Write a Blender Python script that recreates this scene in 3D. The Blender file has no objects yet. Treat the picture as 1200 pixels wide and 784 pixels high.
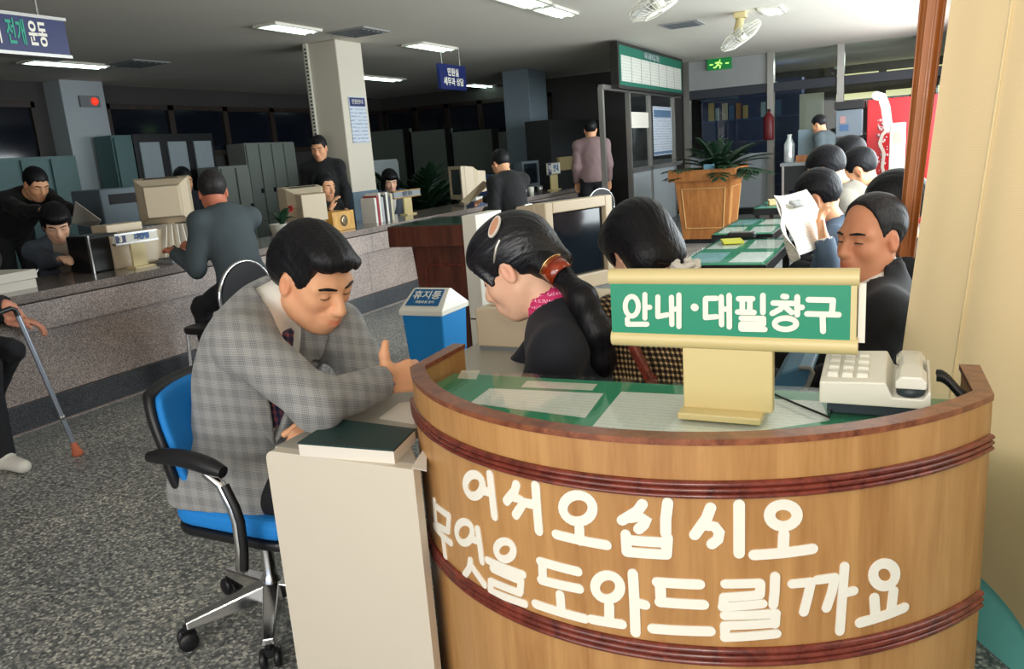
import bpy, bmesh, math, random
import numpy as np
from mathutils import Vector, Matrix

sc = bpy.context.scene
COL = sc.collection
random.seed(4)
rng = np.random.default_rng(4)
PI = math.pi

# ------------------------------------------------------------------ camera
H = 1.30                      # eye height of the photographer
FOC = 922.0                   # focal length for a 1200 px wide frame
def _n(a):
    a = np.asarray(a, float); return a / np.linalg.norm(a)
_Y = _n((1062 - 600, 392 - 146, -FOC))          # where the depth axis vanishes
_D = np.array((900 - 600, 392 - 4400, -FOC)); _D = _n(_D - _Y * (_D @ _Y))
_Z = -_D
_X = np.cross(_Y, _Z)
RC = np.array([_X, _Y, _Z])
EYE = np.array((0, 0, H))
cam_d = bpy.data.cameras.new('camera'); cam = bpy.data.objects.new('camera', cam_d); COL.objects.link(cam)
cam_d.sensor_width = 36; cam_d.lens = FOC / 1200 * 36; cam_d.clip_start = .02
m4 = Matrix.Identity(4)
for i in range(3):
    for j in range(3):
        m4[i][j] = RC[i][j]
m4.translation = (0, 0, H)
cam.matrix_world = m4
sc.camera = cam
# a few surveying helpers: the point where the sight line of a pixel meets a plane
def ray(u, v): return RC @ np.array((u - 600, 392 - v, -FOC))
def az(u, v, z): r = ray(u, v); return EYE + r * ((z - H) / r[2])
def ay(u, v, y): r = ray(u, v); return EYE + r * (y / r[1])
def ax(u, v, x): r = ray(u, v); return EYE + r * (x / r[0])

# ------------------------------------------------------------------ world, lights, exposure
w = bpy.data.worlds.new('world'); sc.world = w; w.use_nodes = True
bg = w.node_tree.nodes['Background']; bg.inputs[0].default_value = (.75, .85, 1, 1); bg.inputs[1].default_value = 1.2
sc.view_settings.view_transform = 'Standard'; sc.view_settings.look = 'None'
sc.view_settings.gamma = 1; sc.view_settings.use_curve_mapping = False
sc.view_settings.exposure = 0.0
def area(name, loc, target, sx, sy, power, col):
    d = bpy.data.lights.new(name, 'AREA'); d.shape = 'RECTANGLE'; d.size = sx; d.size_y = sy; d.energy = power; d.color = col
    o = bpy.data.objects.new(name, d); COL.objects.link(o); o.location = loc
    o.rotation_euler = (Vector(target) - Vector(loc)).to_track_quat('-Z', 'Y').to_euler()
    return o
# daylight through the street windows on the right of the hall, one lamp per window bay
for k, y in enumerate((4.6, 7.0, 9.4, 11.8)):
    area('window_light', (.80, y, 1.5), (-4, y, .5), 2.0, 1.4, 105, (.90, .97, 1.0))
area('window_light', (.88, 2.15, 1.45), (-.2, 2.1, .7), 1.9, 1.3, 16, (1.0, .95, .86))
# daylight from the glass entrance behind the photographer
area('entrance_light', (-1.0, -1.9, 1.5), (-1.6, 6, .9), 3.2, 1.6, 75, (1.0, .93, .84))
# panel lamp added under the lobby ceiling to brighten the space beyond the glass
area('lobby_fill_light', (-1.4, 16.4, 2.54), (-1.4, 16.0, 0), 2.4, 1.2, 60, (.95, 1.0, .95))
# the photographer's flash, held above the lens
fl = bpy.data.lights.new('camera_flash', 'POINT'); fl.energy = 27; fl.color = (1, .94, .84); fl.shadow_soft_size = .09
flo = bpy.data.objects.new('camera_flash', fl); COL.objects.link(flo); flo.location = (.06, -.03, H + .22)

# ------------------------------------------------------------------ materials
MATS = {}
def S(r, g, b):                # sRGB 0-255 -> linear
    f = lambda c: (c / 255 / 12.92) if c <= 10.3 else ((c / 255 + .055) / 1.055) ** 2.4
    return (f(r), f(g), f(b), 1)
def mat(name, col, rough=.6, metal=0., var=.08, scale=12., bump=0., bscale=60., spec=.5, emit=None, estr=0., trans=0., coat=0., sheen=0.):
    if name in MATS: return MATS[name]
    m = bpy.data.materials.new(name); m.use_nodes = True; MATS[name] = m
    nt = m.node_tree; b = nt.nodes['Principled BSDF']
    b.inputs['Roughness'].default_value = rough; b.inputs['Metallic'].default_value = metal
    b.inputs['Specular IOR Level'].default_value = spec
    b.inputs['Coat Weight'].default_value = coat
    b.inputs['Sheen Weight'].default_value = sheen
    b.inputs['Transmission Weight'].default_value = trans
    if var > 0:
        tc = nt.nodes.new('ShaderNodeTexCoord'); nz = nt.nodes.new('ShaderNodeTexNoise'); nz.inputs['Scale'].default_value = scale; nz.inputs['Detail'].default_value = 4
        mx = nt.nodes.new('ShaderNodeMix'); mx.data_type = 'RGBA'
        nt.links.new(tc.outputs['Object'], nz.inputs['Vector']); nt.links.new(nz.outputs['Fac'], mx.inputs['Factor'])
        mx.inputs['A'].default_value = tuple(c * (1 - var) for c in col[:3]) + (1,); mx.inputs['B'].default_value = tuple(min(1, c * (1 + var)) for c in col[:3]) + (1,)
        nt.links.new(mx.outputs['Result'], b.inputs['Base Color'])
    else: b.inputs['Base Color'].default_value = col
    if bump > 0:
        tc = nt.nodes.new('ShaderNodeTexCoord'); nz = nt.nodes.new('ShaderNodeTexNoise'); nz.inputs['Scale'].default_value = bscale
        bp = nt.nodes.new('ShaderNodeBump'); bp.inputs['Strength'].default_value = bump; bp.inputs['Distance'].default_value = .01
        nt.links.new(tc.outputs['Object'], nz.inputs['Vector']); nt.links.new(nz.outputs['Fac'], bp.inputs['Height']); nt.links.new(bp.outputs['Normal'], b.inputs['Normal'])
    if emit:
        b.inputs['Emission Color'].default_value = emit; b.inputs['Emission Strength'].default_value = estr
    return m
def ramp(nt, fac, stops):
    r = nt.nodes.new('ShaderNodeValToRGB'); e = r.color_ramp.elements
    while len(e) < len(stops): e.new(.5)
    for el, (p, c) in zip(e, stops): el.position = p; el.color = c
    nt.links.new(fac, r.inputs['Fac']); return r
def wood(name, c1, c2, rough=.35, scale=(6, 6, .5), coat=.2, gen='Object'):
    m = bpy.data.materials.new(name); m.use_nodes = True; MATS[name] = m; nt = m.node_tree; b = nt.nodes['Principled BSDF']
    tc = nt.nodes.new('ShaderNodeTexCoord'); mp = nt.nodes.new('ShaderNodeMapping'); mp.inputs['Scale'].default_value = scale
    nz = nt.nodes.new('ShaderNodeTexNoise'); nz.inputs['Scale'].default_value = 4; nz.inputs['Detail'].default_value = 8; nz.inputs['Distortion'].default_value = .8
    n2 = nt.nodes.new('ShaderNodeTexNoise'); n2.inputs['Scale'].default_value = 30; n2.inputs['Detail'].default_value = 3
    nt.links.new(tc.outputs[gen], mp.inputs['Vector']); nt.links.new(mp.outputs['Vector'], nz.inputs['Vector']); nt.links.new(mp.outputs['Vector'], n2.inputs['Vector'])
    ad = nt.nodes.new('ShaderNodeMath'); ad.operation = 'MULTIPLY_ADD'; ad.inputs[1].default_value = .35
    nt.links.new(n2.outputs['Fac'], ad.inputs[0]); nt.links.new(nz.outputs['Fac'], ad.inputs[2])
    r = ramp(nt, ad.outputs[0], [(.42, c1), (.85, c2)])
    nt.links.new(r.outputs['Color'], b.inputs['Base Color']); b.inputs['Roughness'].default_value = rough; b.inputs['Coat Weight'].default_value = coat; b.inputs['Coat Roughness'].default_value = .25
    return m
def terrazzo(name, dark, mid, light, scale=75, rough=.35):
    m = bpy.data.materials.new(name); m.use_nodes = True; MATS[name] = m; nt = m.node_tree; b = nt.nodes['Principled BSDF']
    tc = nt.nodes.new('ShaderNodeTexCoord'); vo = nt.nodes.new('ShaderNodeTexVoronoi'); vo.inputs['Scale'].default_value = scale
    geo = nt.nodes.new('ShaderNodeNewGeometry')
    nt.links.new(geo.outputs['Position'], vo.inputs['Vector'])
    sep = nt.nodes.new('ShaderNodeSeparateColor'); nt.links.new(vo.outputs['Color'], sep.inputs['Color'])
    r = ramp(nt, sep.outputs[0], [(0, dark), (.45, mid), (.8, light), (1, tuple(min(1, c * 1.5) for c in light[:3]) + (1,))])
    r2 = ramp(nt, vo.outputs['Distance'], [(.25, (1, 1, 1, 1)), (.7, (.62, .64, .65, 1))])
    nz = nt.nodes.new('ShaderNodeTexNoise'); nz.inputs['Scale'].default_value = 2.2; nz.inputs['Detail'].default_value = 5
    nt.links.new(geo.outputs['Position'], nz.inputs['Vector'])
    r3 = ramp(nt, nz.outputs['Fac'], [(.3, (.72, .74, .76, 1)), (.7, (1.1, 1.08, 1.04, 1))])
    mu = nt.nodes.new('ShaderNodeMix'); mu.data_type = 'RGBA'; mu.blend_type = 'MULTIPLY'; mu.inputs['Factor'].default_value = 1
    mu2 = nt.nodes.new('ShaderNodeMix'); mu2.data_type = 'RGBA'; mu2.blend_type = 'MULTIPLY'; mu2.inputs['Factor'].default_value = 1
    nt.links.new(r.outputs['Color'], mu.inputs['A']); nt.links.new(r2.outputs['Color'], mu.inputs['B'])
    nt.links.new(mu.outputs['Result'], mu2.inputs['A']); nt.links.new(r3.outputs['Color'], mu2.inputs['B'])
    nt.links.new(mu2.outputs['Result'], b.inputs['Base Color']); b.inputs['Roughness'].default_value = rough
    return m
def plaid(name, base, l1, l2, scale=55., fine=420., rough=.85, checks=True, band=.5):
    """woven cloth: fine houndstooth-like weave plus a wide window check, in object space"""
    m = bpy.data.materials.new(name); m.use_nodes = True; MATS[name] = m; nt = m.node_tree; b = nt.nodes['Principled BSDF']; L = nt.links.new
    tc = nt.nodes.new('ShaderNodeTexCoord'); sp = nt.nodes.new('ShaderNodeSeparateXYZ')
    nz0 = nt.nodes.new('ShaderNodeTexNoise'); nz0.inputs['Scale'].default_value = 5
    mxv = nt.nodes.new('ShaderNodeMix'); mxv.data_type = 'VECTOR'; mxv.inputs['Factor'].default_value = .012
    L(tc.outputs['Object'], nz0.inputs['Vector']); L(tc.outputs['Object'], mxv.inputs['A']); L(nz0.outputs['Color'], mxv.inputs['B'])
    L(mxv.outputs['Result'], sp.inputs[0])
    def math_(op, a, bb=None, c=None):
        n = nt.nodes.new('ShaderNodeMath'); n.operation = op
        for i, v in enumerate((a, bb, c)):
            if v is None: continue
            if isinstance(v, (int, float)): n.inputs[i].default_value = v
            else: L(v, n.inputs[i])
        return n.outputs[0]
    u = math_('ADD', sp.outputs[0], sp.outputs[1]); v = math_('ADD', sp.outputs[2], math_('MULTIPLY', sp.outputs[1], .35))
    def stripes(x, f, off=0): return math_('MULTIPLY_ADD', math_('SINE', math_('MULTIPLY_ADD', x, f, off)), .5, .5)
    su, sv = stripes(u, fine), stripes(v, fine)
    wv = math_('MULTIPLY', math_('ADD', su, sv), .5)
    bu, bv = math_('GREATER_THAN', stripes(u, scale), band), math_('GREATER_THAN', stripes(v, scale, .7), band)
    bb_ = math_('MULTIPLY', math_('ADD', bu, bv), .5)
    fac = math_('ADD', math_('MULTIPLY', wv, .75), math_('MULTIPLY', bb_, .25)) if checks else bb_
    r = ramp(nt, fac, [(.1, base), (.5, l1), (.95, l2)])
    L(r.outputs['Color'], b.inputs['Base Color']); b.inputs['Roughness'].default_value = rough; b.inputs['Specular IOR Level'].default_value = .2
    b.inputs['Sheen Weight'].default_value = .15
    return m
def hair_mat(name, col, gloss=.46, axis=(1, 1, .25), spec=.24):
    m = bpy.data.materials.new(name); m.use_nodes = True; MATS[name] = m; nt = m.node_tree; b = nt.nodes['Principled BSDF']; L = nt.links.new
    tc = nt.nodes.new('ShaderNodeTexCoord'); mp = nt.nodes.new('ShaderNodeMapping'); mp.inputs['Scale'].default_value = axis
    nz = nt.nodes.new('ShaderNodeTexNoise'); nz.inputs['Scale'].default_value = 130; nz.inputs['Detail'].default_value = 3
    L(tc.outputs['Object'], mp.inputs['Vector']); L(mp.outputs['Vector'], nz.inputs['Vector'])
    bp = nt.nodes.new('ShaderNodeBump'); bp.inputs['Strength'].default_value = .55; bp.inputs['Distance'].default_value = .004
    L(nz.outputs['Fac'], bp.inputs['Height']); L(bp.outputs['Normal'], b.inputs['Normal'])
    r = ramp(nt, nz.outputs['Fac'], [(.3, tuple(c * .6 for c in col[:3]) + (1,)), (.75, tuple(c * 1.6 for c in col[:3]) + (1,))])
    L(r.outputs['Color'], b.inputs['Base Color']); b.inputs['Roughness'].default_value = gloss; b.inputs['Specular IOR Level'].default_value = spec
    return m
def skin_mat(name):
    m = bpy.data.materials.new(name); m.use_nodes = True; MATS[name] = m; nt = m.node_tree; b = nt.nodes['Principled BSDF']
    at = nt.nodes.new('ShaderNodeAttribute'); at.attribute_name = 'tone'
    nt.links.new(at.outputs['Color'], b.inputs['Base Color']); b.inputs['Roughness'].default_value = .5
    b.inputs['Subsurface Weight'].default_value = .08; b.inputs['Subsurface Radius'].default_value = (.01, .004, .002); b.inputs['Specular IOR Level'].default_value = .35
    return m
M_skin = skin_mat('skin')
M_hair = hair_mat('black_hair', (.006, .006, .008, 1))
M_hairp = hair_mat('glossy_black_hair', (.008, .009, .013, 1), .33, (.25, 1, 1), .5)
M_greyhair = hair_mat('greying_hair', (.02, .018, .018, 1))
M_white = mat('white_plastic', S(225, 222, 208), .4, var=.02)
M_cream = mat('cream_plastic', S(214, 196, 140), .4, var=.03)
M_beige = mat('beige_plastic', S(205, 188, 160), .45, var=.03)
M_grey = mat('grey_plastic', S(120, 125, 128), .5)
M_black = mat('black_plastic', S(22, 22, 25), .4, var=.05)
M_dark = mat('dark_recess', S(14, 15, 18), .7, var=.05)
M_chrome = mat('chrome', (.75, .75, .75, 1), .15, 1., var=.02)
M_alu = mat('brushed_aluminium', (.42, .41, .39, 1), .35, .9, var=.05)
M_paper = mat('white_paper', S(226, 220, 208), .8, var=.02)
M_letter = mat('white_letter', S(240, 236, 222), .5, var=.01)
M_sleeve = mat('white_cotton', S(220, 215, 205), .8, var=.03)
M_glass = mat('clear_glass', (.9, .95, .93, 1), .03, trans=1., var=0)

# ------------------------------------------------------------------ object helpers
def tag(o, label=None, cat=None, group=None, kind=None):
    if label: o['label'] = label
    if cat: o['category'] = cat
    if group: o['group'] = group
    if kind: o['kind'] = kind
    return o
def empty(name, loc, label, cat, group=None, rz=0.):
    o = bpy.data.objects.new(name, None); COL.objects.link(o); o.location = Vector(loc); o.rotation_euler = (0, 0, rz)
    o.empty_display_size = .1
    return tag(o, label, cat, group)
WORLD = {}                                          # where each parent stands
def link(name, me, m, parent=None, world=True):
    o = bpy.data.objects.new(name, me); COL.objects.link(o)
    if m is not None and not me.materials: me.materials.append(m)
    if parent is not None:
        o.parent = parent
        if world:                                   # geometry was written in world space
            if parent.name not in WORLD: WORLD[parent.name] = Matrix.Translation(parent.location) @ parent.rotation_euler.to_matrix().to_4x4()
            o.matrix_parent_inverse = WORLD[parent.name].inverted(); WORLD[o.name] = Matrix.Identity(4)
    else: WORLD[o.name] = Matrix.Identity(4)
    return o
class MB:
    def __init__(s): s.v = []; s.f = []; s.sm = []
    def add(s, vs, fs, smooth=False):
        k = len(s.v); s.v += [tuple(map(float, p)) for p in vs]; s.f += [tuple(i + k for i in f) for f in fs]; s.sm += [smooth] * len(fs); return s
    def box(s, c, d, rot=None, rz=0., taper=1.):
        hx, hy, hz = d[0] / 2, d[1] / 2, d[2] / 2
        P = [(-hx * taper, -hy * taper, -hz), (hx * taper, -hy * taper, -hz), (hx * taper, hy * taper, -hz), (-hx * taper, hy * taper, -hz), (-hx, -hy, hz), (hx, -hy, hz), (hx, hy, hz), (-hx, hy, hz)]
        R = rot if rot is not None else Matrix.Rotation(rz, 3, 'Z')
        return s.add([R @ Vector(p) + Vector(c) for p in P], [(3, 2, 1, 0), (4, 5, 6, 7), (0, 1, 5, 4), (1, 2, 6, 5), (2, 3, 7, 6), (3, 0, 4, 7)])
    def span(s, lo, hi): return s.box([(a + b) / 2 for a, b in zip(lo, hi)], [abs(b - a) for a, b in zip(lo, hi)])
    def tube(s, path, r, n=10, caps=True):
        P = [Vector(p) for p in path]; R = r if hasattr(r, '__len__') else [r] * len(P); rings = []; prev = None
        for i, p in enumerate(P):
            t = (P[min(i + 1, len(P) - 1)] - P[max(i - 1, 0)]).normalized()
            if prev is None:
                a = Vector((0, 0, 1)) if abs(t.z) < .9 else Vector((1, 0, 0)); u = t.cross(a).normalized()
            else: u = (prev - t * prev.dot(t)).normalized()
            prev = u; v = t.cross(u)
            rings.append([p + (u * math.cos(2 * PI * k / n) + v * math.sin(2 * PI * k / n)) * R[i] for k in range(n)])
        vs = [q for g in rings for q in g]; fs = []
        for i in range(len(P) - 1):
            for k in range(n): fs.append((i * n + k, i * n + (k + 1) % n, (i + 1) * n + (k + 1) % n, (i + 1) * n + k))
        s.add(vs, fs, True)
        if caps: s.add(rings[0], [tuple(range(n))[::-1]]); s.add(rings[-1], [tuple(range(n))])
        return s
    def lathe(s, c, prof, n=24, axis=None):
        R = Vector((0, 0, 1)).rotation_difference(Vector(axis)).to_matrix() if axis is not None else Matrix.Identity(3)
        vs = [R @ Vector((r * math.cos(2 * PI * k / n), r * math.sin(2 * PI * k / n), z)) + Vector(c) for r, z in prof for k in range(n)]
        fs = [(i * n + k, i * n + (k + 1) % n, (i + 1) * n + (k + 1) % n, (i + 1) * n + k) for i in range(len(prof) - 1) for k in range(n)]
        return s.add(vs, fs, True)
    def prism(s, poly, vec):
        n = len(poly); v = Vector(vec); A = [Vector(p) for p in poly]
        return s.add(A + [p + v for p in A], [tuple(range(n))[::-1], tuple(range(n, 2 * n))] + [(i, (i + 1) % n, n + (i + 1) % n, n + i) for i in range(n)])
    def quad(s, a, b, c, d): return s.add([a, b, c, d], [(0, 1, 2, 3)])
    def mesh(s, name):
        me = bpy.data.meshes.new(name); me.from_pydata(s.v, [], s.f); me.polygons.foreach_set('use_smooth', s.sm); me.update()
        bm = bmesh.new(); bm.from_mesh(me); bmesh.ops.recalc_face_normals(bm, faces=bm.faces); bm.to_mesh(me); bm.free()
        return me
    def build(s, name, m, parent=None, bevel=0., seg=2, world=True):
        o = link(name, s.mesh(name), m, parent, world)
        if bevel > 0:
            b = o.modifiers.new('b', 'BEVEL'); b.width = bevel; b.segments = seg; b.limit_method = 'ANGLE'; b.angle_limit = .7
        return o
def struct(o): o['kind'] = 'structure'; return o
def copy_tree(o, parent=None):
    c = o.copy(); COL.objects.link(c)
    if parent is not None: c.parent = parent
    for ch in list(o.children): copy_tree(ch, c)
    return c
def text_mesh(txt, size, depth=.0, bold=0., align='CENTER'):
    c = bpy.data.curves.new('writing', 'FONT'); c.body = txt; c.size = size; c.align_x = align; c.align_y = 'CENTER'; c.extrude = depth; c.offset = bold; c.resolution_u = 4
    o = bpy.data.objects.new('writing', c); COL.objects.link(o)
    bpy.context.view_layer.update()
    me = bpy.data.meshes.new_from_object(o.evaluated_get(bpy.context.evaluated_depsgraph_get()))
    bpy.data.objects.remove(o); return me
def text(name, txt, size, loc, xdir, updir, m, parent, depth=.0008, bold=0., align='CENTER', sx=1.):
    me = text_mesh(txt, size, depth, bold, align); me.name = name
    X = Vector(xdir).normalized(); U = Vector(updir); U = (U - X * U.dot(X)).normalized(); N = X.cross(U)
    M = Matrix((X * sx, U, N)).transposed().to_4x4(); M.translation = Vector(loc); me.transform(M)
    return link(name, me, m, parent)
def stroke_pieces(P, hw):
    """rounded stroke of half width hw along a 2-D polyline: list of 2-D polygons"""
    out = []
    P = [Vector(p) for p in P]
    # densify
    Q = [P[0]]
    for a, b in zip(P, P[1:]):
        n = max(1, int((b - a).length / (hw * .8)))
        for k in range(1, n + 1): Q.append(a.lerp(b, k / n))
    L, R = [], []
    for i, p in enumerate(Q):
        t = (Q[min(i + 1, len(Q) - 1)] - Q[max(i - 1, 0)]).normalized(); nn = Vector((-t.y, t.x))
        L.append(p + nn * hw); R.append(p - nn * hw)
    return Q, L, R
def strokes_mesh(strokes, hw, surf, thick, name, m, parent, cap=6, jag=0.):
    """strokes: 2-D polylines in surface coordinates; surf(p, h) -> 3-D point at height h above the surface"""
    mb = MB()
    for j, st in enumerate(strokes):
        st, h = (st[0], st[1]) if isinstance(st, tuple) else (st, hw)
        Q, L, R = stroke_pieces(st, h)
        t0 = (Q[0] - Q[1]).normalized(); t1 = (Q[-1] - Q[-2]).normalized()
        n0 = Vector((-t0.y, t0.x)); n1 = Vector((-t1.y, t1.x))
        c0 = [Q[0] + (n0 * math.cos(PI * k / cap) + t0 * math.sin(PI * k / cap)) * h for k in range(1, cap)]
        c1 = [Q[-1] + (n1 * math.cos(PI * k / cap) + t1 * math.sin(PI * k / cap)) * h for k in range(1, cap)]
        e = thick + j * .00012
        n = len(Q)
        if len(st) > 6 and (Q[0] - Q[-1]).length < 1e-4:            # closed ring
            L[-1] = L[0] = (L[0] + L[-1]) / 2; R[-1] = R[0] = (R[0] + R[-1]) / 2
            vs = [surf(p, e) for p in L] + [surf(p, e) for p in R] + [surf(p, 0) for p in L] + [surf(p, 0) for p in R]
            mb.add(vs, [f for i in range(n - 1) for f in ((i, i + 1, n + i + 1, n + i), (i, i + 1, 2 * n + i + 1, 2 * n + i), (n + i, n + i + 1, 3 * n + i + 1, 3 * n + i))]); continue
        vs = [surf(p, e) for p in L] + [surf(p, e) for p in R]
        fs = [(i, i + 1, n + i + 1, n + i) for i in range(n - 1)]
        k0 = len(vs); vs += [surf(p, e) for p in c0]; k1 = len(vs); vs += [surf(p, e) for p in c1]
        # start cap runs R[0] .. c0 .. L[0]
        fs.append(tuple([n] + [k0 + i for i in range(len(c0))] + [0])); fs.append(tuple([n - 1] + [k1 + i for i in range(len(c1))] + [2 * n - 1]))
        # rim walls
        loop2 = L + c1 + R[::-1] + c0
        a = len(vs); vs += [surf(p, e) for p in loop2]; bq = len(vs); vs += [surf(p, 0) for p in loop2]; q = len(loop2)
        fs += [(a + i, a + (i + 1) % q, bq + (i + 1) % q, bq + i) for i in range(q)]
        mb.add(vs, fs)
    return mb.build(name, m, parent)
def ring(c, rx, ry, n=22): return [(c[0] + rx * math.cos(2 * PI * k / n), c[1] + ry * math.sin(2 * PI * k / n)) for k in range(n + 1)]

# ------------------------------------------------------------------ organic surfaces: distance field + surface nets
class SDF:
    def __init__(s, lo, hi, h):
        s.lo = np.array(lo, float); s.h = h
        s.n = np.ceil((np.array(hi, float) - s.lo) / h).astype(int) + 1
        s.f = np.full(s.n, 1., np.float32)
        s.ax = [(s.lo[i] + h * np.arange(s.n[i])).astype(np.float32) for i in range(3)]
    def win(s, lo, hi):
        a = np.clip(np.floor((np.asarray(lo) - s.lo) / s.h).astype(int), 0, s.n); b = np.clip(np.ceil((np.asarray(hi) - s.lo) / s.h).astype(int) + 1, 0, s.n)
        if (b <= a).any(): return None
        sl = tuple(slice(a[i], b[i]) for i in range(3))
        return sl, s.ax[0][sl[0]][:, None, None], s.ax[1][sl[1]][None, :, None], s.ax[2][sl[2]][None, None, :]
    def put(s, sl, d, k, mode):
        f = s.f[sl]
        if mode == 'add':
            if k > 0: hh = np.maximum(k - np.abs(f - d), 0) / k; s.f[sl] = np.minimum(f, d) - hh * hh * k * .25
            else: s.f[sl] = np.minimum(f, d)
        else:
            d = -d
            if k > 0: hh = np.maximum(k - np.abs(f - d), 0) / k; s.f[sl] = np.maximum(f, d) + hh * hh * k * .25
            else: s.f[sl] = np.maximum(f, d)
    def cap(s, a, b, ra, rb, k=.02, mode='add', flat=None):
        a = np.asarray(a, float); b = np.asarray(b, float); r = max(ra, rb) + k + 3 * s.h
        w = s.win(np.minimum(a, b) - r, np.maximum(a, b) + r)
        if w is None: return s
        sl, x, y, z = w; ba = b - a; L = max(ba @ ba, 1e-9)
        px, py, pz = x - a[0], y - a[1], z - a[2]
        t = np.clip((px * ba[0] + py * ba[1] + pz * ba[2]) / L, 0, 1)
        dx, dy, dz = px - t * ba[0], py - t * ba[1], pz - t * ba[2]
        if flat is not None:
            n, q = flat; dn = (dx * n[0] + dy * n[1] + dz * n[2]) * (1 / q - 1)
            dx, dy, dz = dx + n[0] * dn, dy + n[1] * dn, dz + n[2] * dn
        d = np.sqrt(dx * dx + dy * dy + dz * dz) - (ra + (rb - ra) * t)
        if flat is not None: d = d * max(flat[1], .6)
        s.put(sl, d.astype(np.float32), k, mode); return s
    def ell(s, c, r, R=None, k=.02, mode='add'):
        c = np.asarray(c, float); R = np.eye(3) if R is None else R; m = max(r) + k + 3 * s.h
        w = s.win(c - m, c + m)
        if w is None: return s
        sl, x, y, z = w; p = [(x - c[0]) * R[0, i] + (y - c[1]) * R[1, i] + (z - c[2]) * R[2, i] for i in range(3)]
        k0 = np.sqrt(sum((p[i] / r[i]) ** 2 for i in range(3))); k1 = np.sqrt(sum((p[i] / r[i] ** 2) ** 2 for i in range(3))) + 1e-6
        s.put(sl, (k0 * (k0 - 1) / k1).astype(np.float32), k, mode); return s
    def local(s, o, R):
        x, y, z = s.ax[0][:, None, None] - o[0], s.ax[1][None, :, None] - o[1], s.ax[2][None, None, :] - o[2]
        return [x * R[0, i] + y * R[1, i] + z * R[2, i] for i in range(3)]
    def mesh(s, name, tone=None):
        f = s.f; ins = f < 0; c = np.zeros(tuple(n - 1 for n in f.shape), np.int8)
        sh = lambda A, i, j, k: A[i:A.shape[0] - 1 + i, j:A.shape[1] - 1 + j, k:A.shape[2] - 1 + k]
        off = [(i, j, k) for i in (0, 1) for j in (0, 1) for k in (0, 1)]
        for o in off: c += sh(ins, *o)
        act = np.nonzero((c > 0) & (c < 8)); N = len(act[0])
        me = bpy.data.meshes.new(name)
        if N == 0: return me
        idx = np.full(c.shape, -1, np.int32); idx[act] = np.arange(N)
        V = {o: f[act[0] + o[0], act[1] + o[1], act[2] + o[2]] for o in off}
        acc = np.zeros((N, 3)); cnt = np.zeros(N)
        for o in off:
            for a in range(3):
                if o[a]: continue
                q = tuple(o[i] + (i == a) for i in range(3)); va, vb = V[o], V[q]; m = (va < 0) != (vb < 0)
                t = np.where(m, va / np.where(m, va - vb, 1), 0)
                for i in range(3): acc[:, i] += np.where(m, o[i] + (t if i == a else 0), 0)
                cnt += m
        P = s.lo + s.h * (acc / cnt[:, None] + np.stack(act, 1))
        F = []
        for a in range(3):
            b_, c_ = (a + 1) % 3, (a + 2) % 3
            A = np.take(ins, range(ins.shape[a] - 1), a); B = np.take(ins, range(1, ins.shape[a]), a)
            e = np.stack(np.nonzero(A != B), 1)
            ok = (e[:, b_] > 0) & (e[:, c_] > 0) & (e[:, b_] < idx.shape[b_]) & (e[:, c_] < idx.shape[c_]) & (e[:, a] < idx.shape[a])
            e = e[ok]; up = ins[e[:, 0], e[:, 1], e[:, 2]]
            def g(db, dc):
                q = e.copy(); q[:, b_] -= db; q[:, c_] -= dc; return idx[q[:, 0], q[:, 1], q[:, 2]]
            q = np.stack([g(1, 1), g(0, 1), g(0, 0), g(1, 0)], 1)
            q[~up] = q[~up][:, ::-1]; F.append(q)
        F = np.concatenate(F)
        F = F[(F >= 0).all(1)]
        me.vertices.add(N); me.vertices.foreach_set('co', P.astype(np.float32).ravel())
        me.loops.add(len(F) * 4); me.loops.foreach_set('vertex_index', F.astype(np.int32).ravel())
        me.polygons.add(len(F)); me.polygons.foreach_set('loop_start', np.arange(0, len(F) * 4, 4, dtype=np.int32))
        me.update(calc_edges=True); me.validate(); me.polygons.foreach_set('use_smooth', np.ones(len(me.polygons), bool))
        if tone is not None and len(me.vertices) == N:
            at = me.color_attributes.new('tone', 'FLOAT_COLOR', 'POINT'); at.data.foreach_set('color', tone(P).astype(np.float32).ravel())
        return me
def wrinkle(me, amp, seed=0, freq=1., centers=None):
    """cloth folds: shallow waves along the normals, strongest near the given joints"""
    n = len(me.vertices)
    if not n: return me
    P = np.empty(n * 3, np.float32); me.vertices.foreach_get('co', P); P = P.reshape(-1, 3)
    Nn = np.empty(n * 3, np.float32); me.vertices.foreach_get('normal', Nn); Nn = Nn.reshape(-1, 3)
    r = np.random.default_rng(seed); d = np.zeros(n)
    for k in range(7):
        v = r.normal(size=3); v /= np.linalg.norm(v); ff = freq * r.uniform(25, 85)
        d += np.sin(P @ v * ff + r.uniform(0, 6) + 1.6 * np.sin(P @ np.roll(v, 1) * ff * .45)) / 7
    wt = np.full(n, .35)
    for c, rad in (centers or []): wt += 1.1 * np.exp(-((P - np.asarray(c)) ** 2).sum(1) / rad ** 2)
    P = P + Nn * (d * wt * amp * 2.)[:, None]
    me.vertices.foreach_set('co', P.astype(np.float32).ravel()); me.update(); return me

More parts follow.
